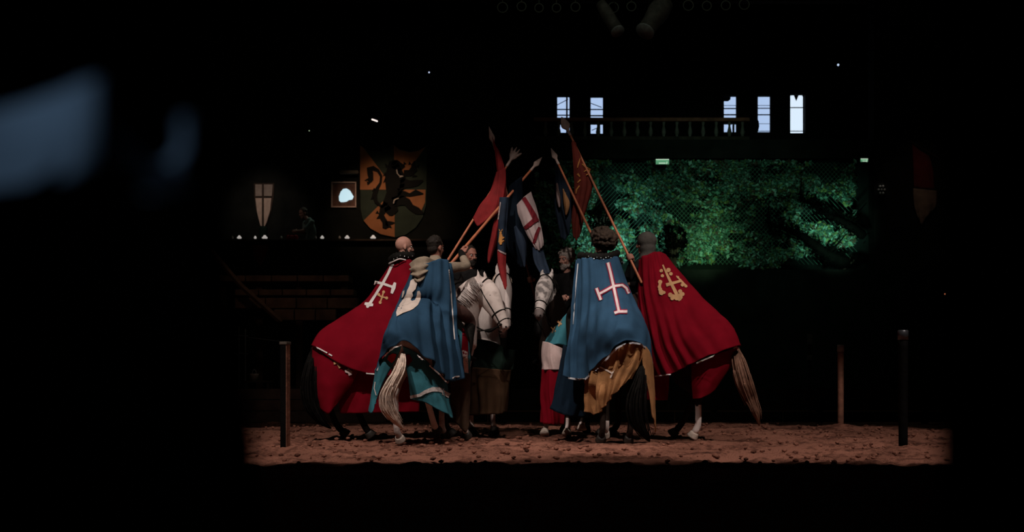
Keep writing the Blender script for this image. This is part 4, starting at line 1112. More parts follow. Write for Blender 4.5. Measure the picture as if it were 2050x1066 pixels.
# caparisons (horse cloths)
cpA = sheet('rear_caparison', [
    [(650, 690, 19.75), (626, 690, 19.42), (655, 700, 19.28), (690, 715, 19.28), (720, 735, 19.3)],
    [(648, 740, 19.7), (625, 740, 19.4), (655, 745, 19.25), (688, 750, 19.26), (712, 755, 19.32)],
    [(650, 790, 19.7), (630, 785, 19.4), (655, 785, 19.26), (682, 780, 19.28), (702, 775, 19.36)],
    [(665, 822, 19.7), (641, 815, 19.42), (657, 829, 19.3), (672, 812, 19.32), (690, 790, 19.42)]],
    M_RED2, HA.t, 8, 8, folds=.008, freq=2, seed=9, avoid=avA, gap=.02)
cpA2 = sheet('side_caparison', [
    [(676, 745, 19.5), (720, 740, 19.45), (780, 745, 19.55), (840, 745, 19.7)],
    [(678, 790, 19.5), (720, 790, 19.45), (780, 790, 19.55), (840, 790, 19.7)],
    [(680, 828, 19.52), (720, 828, 19.48), (780, 826, 19.58), (840, 826, 19.7)]],
    M_RED2, HA.t, 8, 8, folds=.02, freq=4, seed=10, avoid=avA, gap=.02)
cpB1 = sheet('left_caparison', [
    [(750, 742, 18.55), (770, 715, 18.2), (788, 699, 18.12), (804, 693, 18.1)],
    [(746, 775, 18.5), (757, 752, 18.25), (775, 735, 18.18), (793, 722, 18.15)],
    [(741, 803, 18.45), (748, 790, 18.3), (760, 775, 18.25), (775, 752, 18.22)],
    [(737, 824, 18.45), (744, 828, 18.3), (750, 815, 18.28), (756, 790, 18.26)]],
    M_TEAL, HB.t, 8, 8, folds=.010, freq=2, seed=12, avoid=avB, gap=.02)
cpB2 = sheet('right_caparison', [
    [(806, 693, 18.12), (835, 708, 18.12), (865, 735, 18.3), (895, 762, 18.6)],
    [(812, 730, 18.1), (840, 742, 18.12), (868, 762, 18.28), (897, 785, 18.55)],
    [(818, 768, 18.12), (845, 775, 18.14), (872, 790, 18.26), (900, 808, 18.5)],
    [(822, 800, 18.16), (850, 806, 18.18), (878, 822, 18.26), (907, 838, 18.45)]],
    M_TEAL, HB.t, 10, 9, folds=.026, freq=3, seed=13, avoid=avB, gap=.02)
decal('white_band', [stroke([(821, 796), (840, 792), (852, 785), (866, 780), (878, 780), (888, 783)], [6, 6, 7, 9, 9, 9]), stroke([(887, 786), (894, 790), (900, 793)], 9)], [cpB2], M_WHITE, cpB2)
decal('red_rosette', [[(775, 720), (778, 712), (787, 708), (794, 710), (790, 722), (784, 728)]], [cpB1, capB], mat('bright_red_felt', (.45, .012, .012), .8), cpB1)
decal('red_rosette', [[(806, 712), (820, 710), (826, 722), (818, 732), (808, 730)]], [cpB2, capB], M_RED2, cpB2)
decal('white_piping', [stroke([(751, 765), (749, 778), (753, 792)], 2)], [cpB1], M_WHITE, cpB1)

cpE1 = sheet('left_caparison', [
    [(1172, 755, 18.75), (1196, 735, 18.5), (1225, 705, 18.2), (1262, 686, 18.08), (1288, 690, 18.05)],
    [(1173, 775, 18.75), (1193, 765, 18.5), (1218, 745, 18.22), (1252, 722, 18.1), (1287, 712, 18.05)],
    [(1174, 796, 18.75), (1192, 798, 18.5), (1212, 785, 18.25), (1240, 760, 18.12), (1278, 735, 18.06)],
    [(1176, 818, 18.75), (1194, 831, 18.5), (1212, 818, 18.28), (1232, 790, 18.14), (1262, 758, 18.08)]],
    M_KHAKI, HE.t, 12, 10, folds=.075, freq=5.2, fv=(.5, 1.1), seed=14, foldfn=lambda u, v: .022 * math.sin(2 * math.pi * (u * 8 + .4 * v)), avoid=avE, gap=.02)
cpE2 = sheet('right_caparison', [
    [(1284, 690, 18.05), (1292, 694, 18.1), (1300, 705, 18.2), (1308, 728, 18.45)],
    [(1288, 735, 18.05), (1296, 742, 18.1), (1303, 750, 18.2), (1310, 760, 18.45)],
    [(1298, 780, 18.1), (1303, 785, 18.14), (1307, 790, 18.2), (1311, 800, 18.4)],
    [(1306, 835, 18.15), (1308, 842, 18.17), (1310, 850, 18.22), (1312, 866, 18.35)]],
    M_KHAKI, HE.t, 8, 8, folds=.012, freq=2, seed=15, avoid=avE, gap=.02)
decal('cross_applique', [stroke([(1201, 735), (1226, 748)], 3), stroke([(1229, 740), (1222, 757)], 3)], [cpE1], M_CREAM, cpE1)
cpE3 = sheet('front_caparison', [
    [(1128, 690, 19.3), (1145, 700, 19.1), (1165, 712, 19.1), (1185, 720, 19.2)],
    [(1116, 755, 19.25), (1138, 760, 19.05), (1160, 765, 19.05), (1183, 770, 19.2)],
    [(1100, 818, 19.2), (1125, 830, 19.0), (1150, 836, 19.0), (1180, 836, 19.2)]],
    M_NAVY, HE.t, 9, 9, folds=.035, freq=3, seed=16, avoid=avE, gap=.02)

cpF1 = sheet('rear_caparison', [
    [(1384, 730, 19.22), (1410, 718, 19.12), (1445, 705, 19.15), (1476, 696, 19.3), (1455, 700, 19.6)],
    [(1384, 755, 19.22), (1408, 748, 19.12), (1438, 738, 19.15), (1464, 728, 19.3), (1448, 735, 19.6)],
    [(1385, 778, 19.24), (1405, 775, 19.14), (1428, 765, 19.17), (1448, 755, 19.3), (1438, 760, 19.6)],
    [(1387, 799, 19.26), (1402, 798, 19.16), (1418, 790, 19.2), (1432, 779, 19.3), (1424, 785, 19.6)]],
    M_RED2, HF.t, 8, 8, folds=.010, freq=2, seed=18, avoid=avF, gap=.02)
cpF2 = sheet('side_caparison', [
    [(1290, 745, 19.7), (1310, 745, 19.6), (1325, 745, 19.58), (1340, 742, 19.6)],
    [(1290, 775, 19.7), (1310, 775, 19.6), (1325, 775, 19.58), (1339, 772, 19.6)],
    [(1290, 801, 19.7), (1310, 802, 19.6), (1325, 802, 19.58), (1337, 801, 19.6)]],
    M_RED2, HF.t, 8, 8, folds=.014, freq=2, seed=19, avoid=avF, gap=.02)

avC = tr_of(HC_, RC); avD = tr_of(HD, RD)
cpC1 = sheet('chest_caparison', [
    [(925, 690, 20.6), (950, 680, 20.2), (985, 684, 20.0), (1012, 698, 20.1), (1032, 702, 20.4)],
    [(925, 715, 20.6), (952, 715, 20.15), (985, 718, 19.95), (1015, 722, 20.05), (1030, 722, 20.4)],
    [(925, 738, 20.6), (952, 737, 20.15), (985, 740, 19.95), (1012, 742, 20.05), (1028, 740, 20.4)]],
    M_DGREEN, HC_.t, 9, 8, folds=.02, freq=4, seed=21, avoid=avC, gap=.02)
cpC2 = sheet('lower_caparison', [
    [(925, 737, 20.6), (952, 736, 20.17), (985, 739, 19.97), (1010, 741, 20.03), (1024, 740, 20.3)],
    [(925, 785, 20.6), (952, 785, 20.15), (983, 785, 19.95), (1004, 785, 20.02), (1018, 780, 20.3)],
    [(925, 832, 20.6), (952, 832, 20.15), (980, 830, 19.97), (1000, 828, 20.02), (1010, 822, 20.3)]],
    mat('shaded_khaki', (.042, .022, .012), .9, .3, 6, .2, 80, spec=.05), HC_.t, 9, 9, folds=.07, freq=4, seed=22, avoid=avC, gap=.02)  # khaki cloth darkened in its colour, as it hangs in shadow
cpB3 = sheet('front_caparison', [
    [(900, 745, 19.6), (915, 740, 19.5), (930, 735, 19.5), (942, 735, 19.6)],
    [(902, 800, 19.6), (916, 800, 19.5), (930, 800, 19.5), (942, 800, 19.6)],
    [(905, 840, 19.6), (918, 852, 19.5), (932, 866, 19.5), (938, 840, 19.6)]],
    M_BROWN, HB.t, 8, 8, folds=.02, freq=2, seed=23, avoid=avB, gap=.02)
cpB4 = sheet('shoulder_caparison', [
    [(906, 640, 19.5), (915, 655, 19.4), (928, 670, 19.35), (940, 690, 19.4)],
    [(908, 690, 19.5), (918, 695, 19.4), (930, 705, 19.35), (942, 715, 19.4)],
    [(912, 740, 19.5), (920, 745, 19.4), (930, 748, 19.35), (940, 750, 19.4)]],
    M_TEAL, HB.t, 8, 8, folds=.02, freq=2, seed=24, avoid=avB, gap=.02)
decal('pink_panel', [[(924, 700), (936, 705), (938, 748), (930, 746)]], [cpB4], M_PINKW, cpB4)
decal('red_panel', [[(926, 655), (937, 680), (938, 712), (924, 708)]], [cpB4], M_RED2, cpB4)

cpD1 = sheet('chest_caparison', [
    [(1112, 655, 19.9), (1128, 635, 19.6), (1140, 622, 19.55), (1152, 612, 19.6)],
    [(1098, 672, 19.8), (1115, 662, 19.55), (1132, 652, 19.5), (1150, 645, 19.6)],
    [(1088, 688, 19.75), (1105, 690, 19.5), (1122, 690, 19.45), (1146, 700, 19.6)]],
    M_TEAL, HD.t, 9, 9, folds=.012, freq=2, seed=25)
decal('gold_cross', [stroke([(1112, 640), (1124, 650)], 4), stroke([(1124, 640), (1118, 654)], 2.5), stroke([(1103, 655), (1112, 664)], 3.5), stroke([(1111, 655), (1105, 667)], 2.5)], [cpD1], M_GOLD, cpD1)
cpD2 = sheet('white_caparison', [
    [(1086, 684, 19.72), (1098, 686, 19.5), (1112, 692, 19.45), (1130, 700, 19.5)],
    [(1083, 712, 19.72), (1097, 712, 19.48), (1114, 714, 19.42), (1136, 718, 19.5)],
    [(1085, 741, 19.72), (1098, 741, 19.48), (1115, 741, 19.42), (1142, 741, 19.5)]],
    M_PINKW, HD.t, 9, 9, folds=.035, freq=3, seed=26)
cpD3 = sheet('red_caparison', [
    [(1084, 740, 19.73), (1097, 740, 19.5), (1114, 740, 19.44), (1142, 740, 19.52)],
    [(1082, 795, 19.73), (1096, 795, 19.48), (1112, 795, 19.42), (1136, 795, 19.5)],
    [(1082, 847, 19.73), (1096, 850, 19.5), (1112, 851, 19.44), (1130, 850, 19.52)]],
    M_RED2, HD.t, 9, 9, folds=.05, freq=3, seed=27)

# ---- cape emblems and trims
q1 = lambda x, y: (600 + x / 4.4417, 460 + y / 4.4417)
decal('white_cross', [stroke([(785, 530), (777, 548), (766, 568), (752, 590), (739, 610)], [6, 5, 5.5, 5, 6]), stroke([(750, 565), (766, 568), (789, 576)], 5),
      stroke([(791, 566), (788, 576), (784, 588)], [5, 8, 5]), stroke([(730, 608), (738, 610), (747, 611)], [5, 8, 5]), disc((736, 614), 3), disc((785, 530), 3.5), stroke([(753, 560), (750, 571)], 3)],
      [capA], M_WHITE, capA, off=.012)
decal('gold_cross', [stroke([(768, 584), (765, 595), (761, 606)], 3), stroke([(757, 591), (765, 595), (775, 597)], 3), disc((768, 585), 3), disc((761, 606), 3), disc((758, 590), 3), disc((774, 597), 3)],
      [capA], M_GOLD, capA, off=.012)
decal('hem_braid', [stroke([(628, 694), (640, 699), (655, 707)], 2.6), stroke([(658, 709), (665, 713)], 2.6), stroke([(733, 748), (756, 750)], 2.6)], [capA], M_WHITE, capA)
decal('gold_cross', [stroke([(680, 721), (676, 729), (681, 737)], [3, 4, 5]), stroke([(668, 728), (676, 727), (684, 725)], [5, 3, 5])], [cpA], M_GOLD, cpA)
decal('pink_cross', [[(690, 742), (698, 738), (700, 741), (705, 744), (704, 751), (698, 753), (697, 748), (691, 746)]], [cpA, cpA2, capA], M_PINKW, cpA)
fl = [(985, 455), (1005, 440), (1035, 445), (1045, 480), (1030, 530), (1000, 560), (1008, 590), (985, 625), (1000, 635), (1025, 625), (1040, 590), (1045, 550), (1065, 545), (1078, 575), (1075, 620), (1050, 670), (1010, 705), (975, 722), (920, 740), (862, 772), (858, 735), (872, 690), (900, 645), (925, 612), (945, 575), (955, 540), (975, 500)]
fl2 = [(905, 610), (915, 550), (932, 538), (930, 565), (918, 600)]
decal('fleur_emblem', [[q1(*p) for p in fl], [q1(*p) for p in fl2]], [capB], M_CREAM, capB, off=.022, step=2.6)
decal('hem_braid', [stroke([(755, 743), (760, 733), (766, 720), (776, 707), (790, 696), (804, 692), (814, 696), (824, 704), (838, 714), (850, 724), (866, 738), (880, 750), (890, 762), (897, 768)], 2.8),
                    stroke([(906, 758), (912, 755), (920, 754)], 3.2)], [capB], M_WHITE, capB)
decal('edge_braid', [stroke([(899, 540), (902, 570), (904, 600), (907, 640), (910, 680)], 2.2)], [capB], M_WHITE, capB)
EC = [([(1217, 526), (1222, 545), (1228, 572), (1234, 600), (1239, 624)], 5), ([(1201, 588), (1212, 582), (1228, 573), (1246, 571), (1254, 577), (1259, 588)], 4.4), ([(1194, 577), (1198, 588), (1203, 601)], 5), ([(1230, 627), (1239, 624), (1256, 624)], 5)]
decal('red_outline', [stroke(p, w_ + 4.5) for p, w_ in EC], [capE], mat('crimson_felt', (.20, .008, .03), .85), capE, off=.008)
decal('white_cross', [stroke(p, w_) for p, w_ in EC], [capE], mat('cross_white', (.62, .49, .49), .85, .05), capE, off=.018)
decal('hem_braid', [stroke([(1137, 757), (1155, 760), (1171, 760), (1180, 752), (1195, 742), (1206, 730), (1220, 713), (1236, 697), (1250, 690), (1266, 687), (1282, 689), (1294, 698), (1300, 712), (1305, 727)], 3.6)], [capE], mat('silver_braid', (.42, .42, .45), .7), capE)
decal('edge_braid', [stroke([(1157, 528), (1153, 570), (1150, 610), (1147, 650)], 2.2)], [capE], mat('silver_braid', (.42, .42, .45), .7), capE)
q7 = lambda x, y: (1240 + x / 4.44, 440 + y / 4.44)
FC = [stroke([q7(385, 402), q7(420, 480), q7(462, 570), q7(505, 655), q7(540, 720)], [3, 4.5, 6, 7, 6]), stroke([q7(415, 582), q7(462, 568), q7(545, 545)], [7, 6, 5])]
for x, y, r in ((372, 455, 3.6), (382, 500, 3.4), (436, 448, 4.4), (458, 482, 3.6), (362, 555, 4.4), (356, 600, 3.6), (374, 648, 5.4), (362, 620, 4), (398, 648, 3), (452, 668, 4.4), (470, 700, 4), (540, 638, 4.2), (562, 662, 4), (510, 695, 5.4), (545, 690, 4), (520, 512, 2.6), (560, 580, 3.6), (590, 590, 3)):
    FC.append(disc(q7(x, y), r))
FC.append(stroke([q7(366, 545), q7(356, 600), q7(372, 655)], [6, 5, 9])); FC.append(stroke([q7(505, 500), q7(545, 540), q7(600, 600)], [2, 4, 4])); FC.append(stroke([q7(440, 670), q7(500, 690), q7(570, 660)], [7, 9, 7]))
decal('gold_cross', FC, [capF], M_GOLD, capF, off=.012)
decal('hem_braid', [stroke([(1311, 754), (1343, 750)], 2.4), stroke([(1394, 728), (1414, 719), (1436, 710)], 2.6), stroke([(1443, 708), (1460, 701), (1476, 695)], 2.8)], [capF], M_WHITE, capF)

# collars, hoods
def collar(R, r=(.17, .13), z=.0, m=M_LEATH, studs=True, th=.045):
    bm = bmesh.new()
    c = R.T(0, 0, R.sh + z)
    n = 40; ring = [c + R.l * (r[0] * math.cos(2 * math.pi * k / n)) + R.f * (r[1] * math.sin(2 * math.pi * k / n)) + V((0, 0, .010 * math.sin(k * 2.4) - .03 * abs(math.cos(2 * math.pi * k / n)))) for k in range(n)]
    tube(bm, ring + [ring[0]], [(th * (.85 + .25 * ((k * 7) % 5) / 5), th * .8) for k in range(n + 1)], side=(0, 0, 1), seg=10, sub=1)
    tube(bm, [R.T(0, 0, R.sh - .03), R.T(0, 0, R.sh + .05)], [(r[0] * .9, r[1] * .9), (.085, .085)], side=R.l, seg=16, sub=2)
    o = obj('collar', remesh(bm, .014, 2), m, R.t)
    if studs:
        bs = bmesh.new()
        for k in range(0, n, 2):
            d = (ring[k] - c).normalized()
            ell(bs, ring[k] + d * th * .95 + V((0, 0, -.012 + .008 * math.sin(k))), (.0085, .0085, .0085), None, 1)
        so = obj('studs', bs, M_STUD, o); so['kind'] = 'stuff'
    return o
collar(RA, (.16, .13), .005, th=.05); collar(RE, (.225, .15), .0, th=.055)
sheet('lowered_hood', [
    [(821, 530, 19.02), (834, 518, 18.97), (852, 515, 18.95), (869, 523, 19.02)],
    [(821, 541, 18.90), (835, 536, 18.82), (851, 533, 18.82), (867, 531, 18.92)],
    [(826, 552, 18.84), (836, 554, 18.76), (846, 550, 18.77), (859, 540, 18.86)],
    [(834, 561, 18.80), (838, 566, 18.76), (843, 563, 18.77), (849, 552, 18.82)]], M_BEIGE, RB.t, 7, 9, folds=.012, freq=2, seed=71, thick=.012,
    foldfn=lambda u, v: .020 * math.sin(2 * math.pi * (v * 3.6 + .5 * (u - .4) ** 2)))
b = bmesh.new(); tube(b, [RB.T(0, 0, RB.sh - .02), RB.T(0, 0, RB.sh + .05)], [(.14, .11), (.095, .095)], side=RB.l, seg=14, sub=2); obj('neckband', b, M_BEIGE, RB.t)
def ruff(R_, pts, r, n, trim=None):
    b = bmesh.new(); c = catmull([list(P(*p)) for p in pts], 8)
    tube(b, [V(p) for p in c], [(r * (1 + .22 * math.sin(k * 2.1)), r * .8) for k in range(len(c))], side=(0, 0, 1), seg=10, sub=1)
    o = obj('ruff', remesh(b, .010, 1), M_LEATH, R_.t)
    b = bmesh.new()
    for k in range(n):
        p = V(c[int(k * (len(c) - 1) / (n - 1))]); ell(b, p + V((0, -r * .85, -.02 + .014 * math.sin(k * 1.9))), (.0095, .008, .0095), None, 1)
    q = obj('studs', b, M_STUD, o); q['kind'] = 'stuff'
    if trim:
        b = bmesh.new(); tube(b, [P(*p) for p in trim], [.010] * len(trim), seg=6); obj('white_edging', b, M_WHITE, o)
ruff(RA, [(782, 521, 19.95), (792, 514, 19.84), (808, 511, 19.82), (826, 512, 19.86)], .050, 8, [(779, 528, 19.93), (788, 524, 19.80), (800, 519, 19.78), (812, 521, 19.78)])
ruff(RE, [(1160, 513, 19.05), (1178, 513, 18.90), (1200, 515, 18.86), (1220, 513, 18.90), (1237, 507, 19.05)], .048, 16)

# ------------------------------------------------------------------ lances with pennants
def lance(k, label, shaftm, headkind, r=.016):
    a, b_ = P(*LT[k][0]), P(*LT[k][1]); ax = (a - b_).normalized()
    t = thing('lance', label, 'lance', b_)
    L = (a - b_).length; neck = a - ax * .28
    bm = bmesh.new(); tube(bm, [b_, (b_ + neck) / 2, neck], [r * 1.1, r, r * .85], seg=10, sub=2); obj('shaft', bm, shaftm, t)
    s = ax.cross(V((0, 1, 0))).normalized()
    bm = bmesh.new()
    if headkind == 'blade':
        tube(bm, [neck - ax * .03, neck + ax * .06, neck + ax * .12, neck + ax * .18, a], [(.02, .02), (.018, .016), (.040, .012), (.028, .010), (.003, .003)], side=s, seg=10)
    elif headkind == 'spade':
        tube(bm, [neck - ax * .03, neck + ax * .05, neck + ax * .12, neck + ax * .20, a], [(.02, .02), (.020, .018), (.062, .014), (.045, .012), (.003, .003)], side=s, seg=10)
    else:
        tube(bm, [neck - ax * .03, neck + ax * .08], [.02, .018], seg=8, sub=1)
        tube(bm, [neck + ax * .08, neck + ax * .15, neck + ax * .20], [(.02, .016), (.060, .018), (.050, .016)], side=s, seg=10)
        for d in (-1.6, -.55, .45, 1.5):
            tube(bm, [neck + ax * .17 + s * d * .028, neck + ax * .22 + s * d * .042, neck + ax * (.29 - .03 * abs(d)) + s * d * .048], [.020, .016, .007], seg=7)
    obj('spear_head', bm, M_BLADE if headkind != 'trefoil' else M_BLADE, t)
    return t
la = lance('a', 'reddish lance with fingered fleur tip rising from behind the blue-caped left rider', M_SHAFT, 'trefoil')
lb = lance('b', 'orange-brown lance gripped by the beige-sleeved hand, slim blade pointing up right', M_SHAFT, 'blade', .019)
ld = lance('d', 'dark lance leaning left, its tip the leftmost of the five', M_SHAFT2, 'blade')
le = lance('e', 'lance leaning left in front of the curly-haired rider, short pale blade', M_SHAFT, 'blade')
lf = lance('f', 'tall lance of the grey-hooded rider ending in a broad pale blade', M_SHAFT, 'spade')

M_FRED = mat('pennant_red', (0.17, 0.008, 0.009), .85, .2, 10)
M_FRUST = mat('pennant_rust', (0.11, 0.014, 0.008), .85, .25, 8)
M_FNAVY = mat('pennant_navy', (0.009, 0.017, 0.033), .85, .25, 8)
M_FDARK = mat('pennant_black_blue', (0.004, 0.007, 0.012), .9, .25, 8, spec=.05)
M_FTAN = mat('pennant_tan', (0.42, 0.20, 0.085), .85, .15, 8)
M_FGOLD = mat('pennant_gold', (0.45, 0.19, 0.05), .85, .15, 8)
M_FWHITE = mat('pennant_white', (0.36, 0.27, 0.265), .9, .12, 8)

sheet('pennant', [[(985, 272, 20.4), (990, 285, 20.38), (996, 300, 20.4)], [(994, 330, 20.3), (1002, 332, 20.26), (1010, 335, 20.3)], [(996, 400, 20.2), (1005, 402, 20.12), (1014, 400, 20.2)],
                  [(985, 460, 20.1), (993, 462, 20.02), (1003, 462, 20.1)], [(975, 515, 20.05), (978, 528, 20.0), (984, 515, 20.05)]], M_FRED, ld, 6, 8, folds=.035, freq=2, seed=31)
pn = sheet('tailed_pennant', [[(1000, 395, 19.95), (1010, 395, 19.9), (1018, 395, 19.95)], [(998, 430, 19.9), (1007, 432, 19.84), (1016, 430, 19.9)], [(996, 470, 19.88), (1004, 472, 19.82), (1014, 472, 19.88)],
                  [(996, 500, 19.85), (1004, 505, 19.8), (1013, 508, 19.85)]], M_FNAVY, lb, 6, 8, folds=.025, freq=2, seed=32)
pr = sheet('tailed_pennant', [[(995, 500, 19.85), (1003, 505, 19.8), (1013, 508, 19.85)], [(996, 525, 19.82), (1003, 528, 19.74), (1013, 528, 19.8)], [(1000, 550, 19.7), (1006, 552, 19.6), (1014, 552, 19.65)],
                  [(1009, 572, 19.5), (1012, 580, 19.42), (1015, 572, 19.48)]], M_FRED, lb, 6, 8, folds=.022, freq=2, seed=33)
decal('white_band', [stroke([(997, 501), (1004, 505), (1013, 509)], 3)], [pn, pr], M_FWHITE, pr)
decal('white_edge', [stroke([(1002, 405), (999, 425), (997, 440)], 2.2)], [pn], M_FWHITE, pn)
decal('gold_beast', [stroke([(1002, 467), (1003, 475), (1001, 485), (1003, 490)], [4, 8, 7, 4]), stroke([(1004, 478), (1010, 476)], [5, 3]), stroke([(1003, 485), (1010, 482)], [5, 3]), disc((1002, 466), 2.4), stroke([(1001, 463), (999, 459)], [2, 1]), stroke([(1004, 463), (1006, 459)], [2, 1])], [pn], M_FGOLD, pn)
sheet('pennant', [[(993, 345, 20.2), (1002, 340, 20.18), (1012, 335, 20.2)], [(980, 385, 20.1), (996, 388, 20.06), (1012, 372, 20.1)], [(960, 412, 20.05), (985, 425, 20.0), (1000, 420, 20.05)], [(947, 438, 20.02), (956, 453, 19.98), (966, 448, 20.02)]], M_FRED, la, 8, 8, folds=.040, freq=3, seed=34)
sheet('pennant', [[(1020, 372, 20.2), (1032, 362, 20.15), (1046, 352, 20.2)], [(1012, 430, 20.2), (1034, 430, 20.1), (1048, 425, 20.2)], [(1012, 490, 20.2), (1036, 490, 20.1), (1056, 480, 20.2)], [(1035, 525, 20.2), (1046, 536, 20.12), (1054, 520, 20.2)]], M_FDARK, lb, 9, 9, folds=.04, freq=3, seed=35)
sheet('pennant_highlight', [[(1029, 455, 19.95), (1033, 452, 19.92), (1038, 458, 19.95)], [(1034, 485, 19.93), (1044, 480, 19.88), (1052, 482, 19.93)], [(1042, 512, 19.93), (1049, 512, 19.88), (1055, 508, 19.93)], [(1048, 530, 19.93), (1050, 536, 19.9), (1052, 528, 19.93)]], M_FNAVY, lb, 6, 8, folds=.02, freq=2, seed=36)  # lighter blue cloth laid on to paint highlights of the dark pennant
wf = sheet('white_flag', [[(1028, 418, 20.15), (1040, 404, 20.08), (1052, 392, 20.08), (1063, 384, 20.15)], [(1040, 438, 20.1), (1050, 428, 20.0), (1062, 415, 20.0), (1072, 410, 20.1)],
                       [(1052, 465, 20.05), (1060, 458, 19.96), (1070, 448, 19.96), (1080, 440, 20.05)], [(1066, 488, 20.0), (1072, 488, 19.95), (1079, 482, 19.95), (1087, 475, 20.0)],
                       [(1073, 497, 20.0), (1077, 501, 19.97), (1081, 501, 19.97), (1087, 492, 20.0)]], M_FWHITE, lb, 8, 8, folds=.018, freq=2.5, seed=37)
decal('red_cross', [stroke([(1048, 396), (1058, 412), (1069, 432), (1074, 445)], [8, 9, 11, 11]), stroke([(1050, 458), (1062, 448), (1076, 436)], [8, 9, 10]), stroke([(1080, 455), (1074, 470), (1068, 488)], [5, 7, 5])], [wf], mat('dark_red_felt', (.13, .006, .012), .9), wf)
sheet('navy_streamer', [[(1066, 495, 20.05), (1076, 498, 20.0), (1086, 492, 20.05)], [(1068, 520, 20.0), (1080, 525, 19.94), (1092, 518, 20.0)], [(1080, 545, 19.9), (1090, 548, 19.84), (1100, 542, 19.9)], [(1096, 560, 19.85), (1101, 567, 19.8), (1105, 558, 19.85)]], M_FNAVY, lb, 6, 8, folds=.025, freq=2, seed=38)
sheet('dark_flag', [[(1112, 325, 20.97), (1118, 328, 20.92), (1126, 345, 20.92)], [(1110, 370, 20.92), (1122, 375, 20.84), (1144, 385, 20.87)], [(1112, 425, 20.87), (1126, 430, 20.78), (1146, 425, 20.82)], [(1122, 470, 20.82), (1130, 482, 20.74), (1138, 468, 20.78)]], M_FNAVY, le, 8, 8, folds=.04, freq=3, seed=39)
sheet('tan_panel', [[(1126, 378, 20.74), (1129, 380, 20.72), (1132, 386, 20.74)], [(1128, 402, 20.74), (1133, 402, 20.70), (1140, 404, 20.72)], [(1130, 418, 20.74), (1134, 418, 20.70), (1139, 418, 20.72)], [(1131, 428, 20.74), (1133, 431, 20.72), (1136, 428, 20.74)]], M_FTAN, le, 5, 6, folds=.006, freq=1, seed=40)
sheet('tan_panel', [[(1113, 368, 20.76), (1115, 366, 20.74), (1117, 370, 20.76)], [(1114, 395, 20.76), (1118, 395, 20.72), (1122, 397, 20.74)], [(1117, 412, 20.76), (1120, 416, 20.74), (1123, 412, 20.76)]], M_PINKW, le, 4, 6, folds=.006, freq=1, seed=41)
rf = sheet('rust_flag', [[(1144, 285, 20.3), (1149, 282, 20.28), (1152, 290, 20.3)], [(1147, 320, 20.25), (1160, 325, 20.18), (1172, 330, 20.22)], [(1149, 360, 20.2), (1168, 362, 20.1), (1186, 358, 20.18)],
                      [(1148, 400, 20.15), (1164, 405, 20.06), (1184, 385, 20.15)], [(1144, 440, 20.12), (1158, 445, 20.04), (1172, 425, 20.12)], [(1149, 474, 20.1), (1155, 482, 20.06), (1164, 460, 20.1)]],
              M_FRUST, lf, 9, 8, folds=.035, freq=3, seed=42)
decal('gold_emblem', [stroke([(1162, 316), (1158, 328), (1156, 336)], [1, 2.5, 1.5]), stroke([(1165, 328), (1173, 335), (1181, 340)], [2, 3, 3]), stroke([(1181, 338), (1178, 348), (1173, 351)], [4, 3, 1]), stroke([(1175, 340), (1169, 344)], [3, 1]),
                      stroke([(1156, 348), (1161, 354)], [4, 2]), stroke([(1162, 360), (1156, 366)], [3, 2]), stroke([(1160, 372), (1154, 380), (1153, 388)], [2, 3, 1.5])], [rf], M_FGOLD, rf)

# ------------------------------------------------------------------ arena posts
def post(label, px, ytop, ybot, w_px, m1, m2, capm=None, square=True, band=None, rot=0):
    Y = HC * F / (ybot - HZ); base = P(px, ybot, Y); base.z = 0; s = Y / F; r = w_px * s / 2; h = (ybot - ytop) * s
    t = thing('arena_post', label, 'post', base)
    bm = bmesh.new(); z0 = -.06
    if square:
        box(bm, (-r, -r, z0), (r, r, h), .006)
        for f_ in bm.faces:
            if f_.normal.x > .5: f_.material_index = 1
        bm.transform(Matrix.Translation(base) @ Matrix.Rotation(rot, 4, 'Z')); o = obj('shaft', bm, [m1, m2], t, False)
        # keep slot indices
    else:
        tube(bm, [base + V((0, 0, z0)), base + V((0, 0, h * .5)), base + V((0, 0, h - .01))], [r * .95, r * .97, r], side=(1, 0, 0), seg=20, sub=3, caps=False); obj('shaft', bm, m1, t)
    bm = bmesh.new()
    if square:
        box(bm, (-r - .006, -r - .006, h - .02), (r + .006, r + .006, h + .012), .004); bm.transform(Matrix.Translation(base) @ Matrix.Rotation(rot, 4, 'Z')); obj('cap', bm, capm or m1, t, False)
    else:
        tube(bm, [base + V((0, 0, h - .10)), base + V((0, 0, h - .0)), base + V((0, 0, h + .01))], [r + .005, r + .006, r - .004], side=(1, 0, 0), seg=20, sub=1, caps=False); obj('cap', bm, capm or m1, t)
    return t
M_PBLK = mat('dark_post', (0.0035, 0.003, 0.003), .8, .3, 10, .2, 30, spec=.05)  # near black for unlit post faces; left post's lit side takes brown
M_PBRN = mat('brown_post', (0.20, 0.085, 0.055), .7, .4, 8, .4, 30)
M_PGREY = mat('post_cap_grey', (0.24, 0.22, 0.23), .6, .3, 12)
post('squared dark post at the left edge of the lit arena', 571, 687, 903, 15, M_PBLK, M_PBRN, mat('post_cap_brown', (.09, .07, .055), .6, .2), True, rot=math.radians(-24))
post('brown round post with a grey top far right of the riders', 1683, 692, 857, 12.5, M_PBRN, M_PBRN, M_PGREY, False)
post('tall black round post with metal rim nearest the right edge', 1808, 663, 904, 19, M_PBLK, M_PBLK, mat('steel_rim', (.10, .10, .11), .35, .2, metal=.7), False)

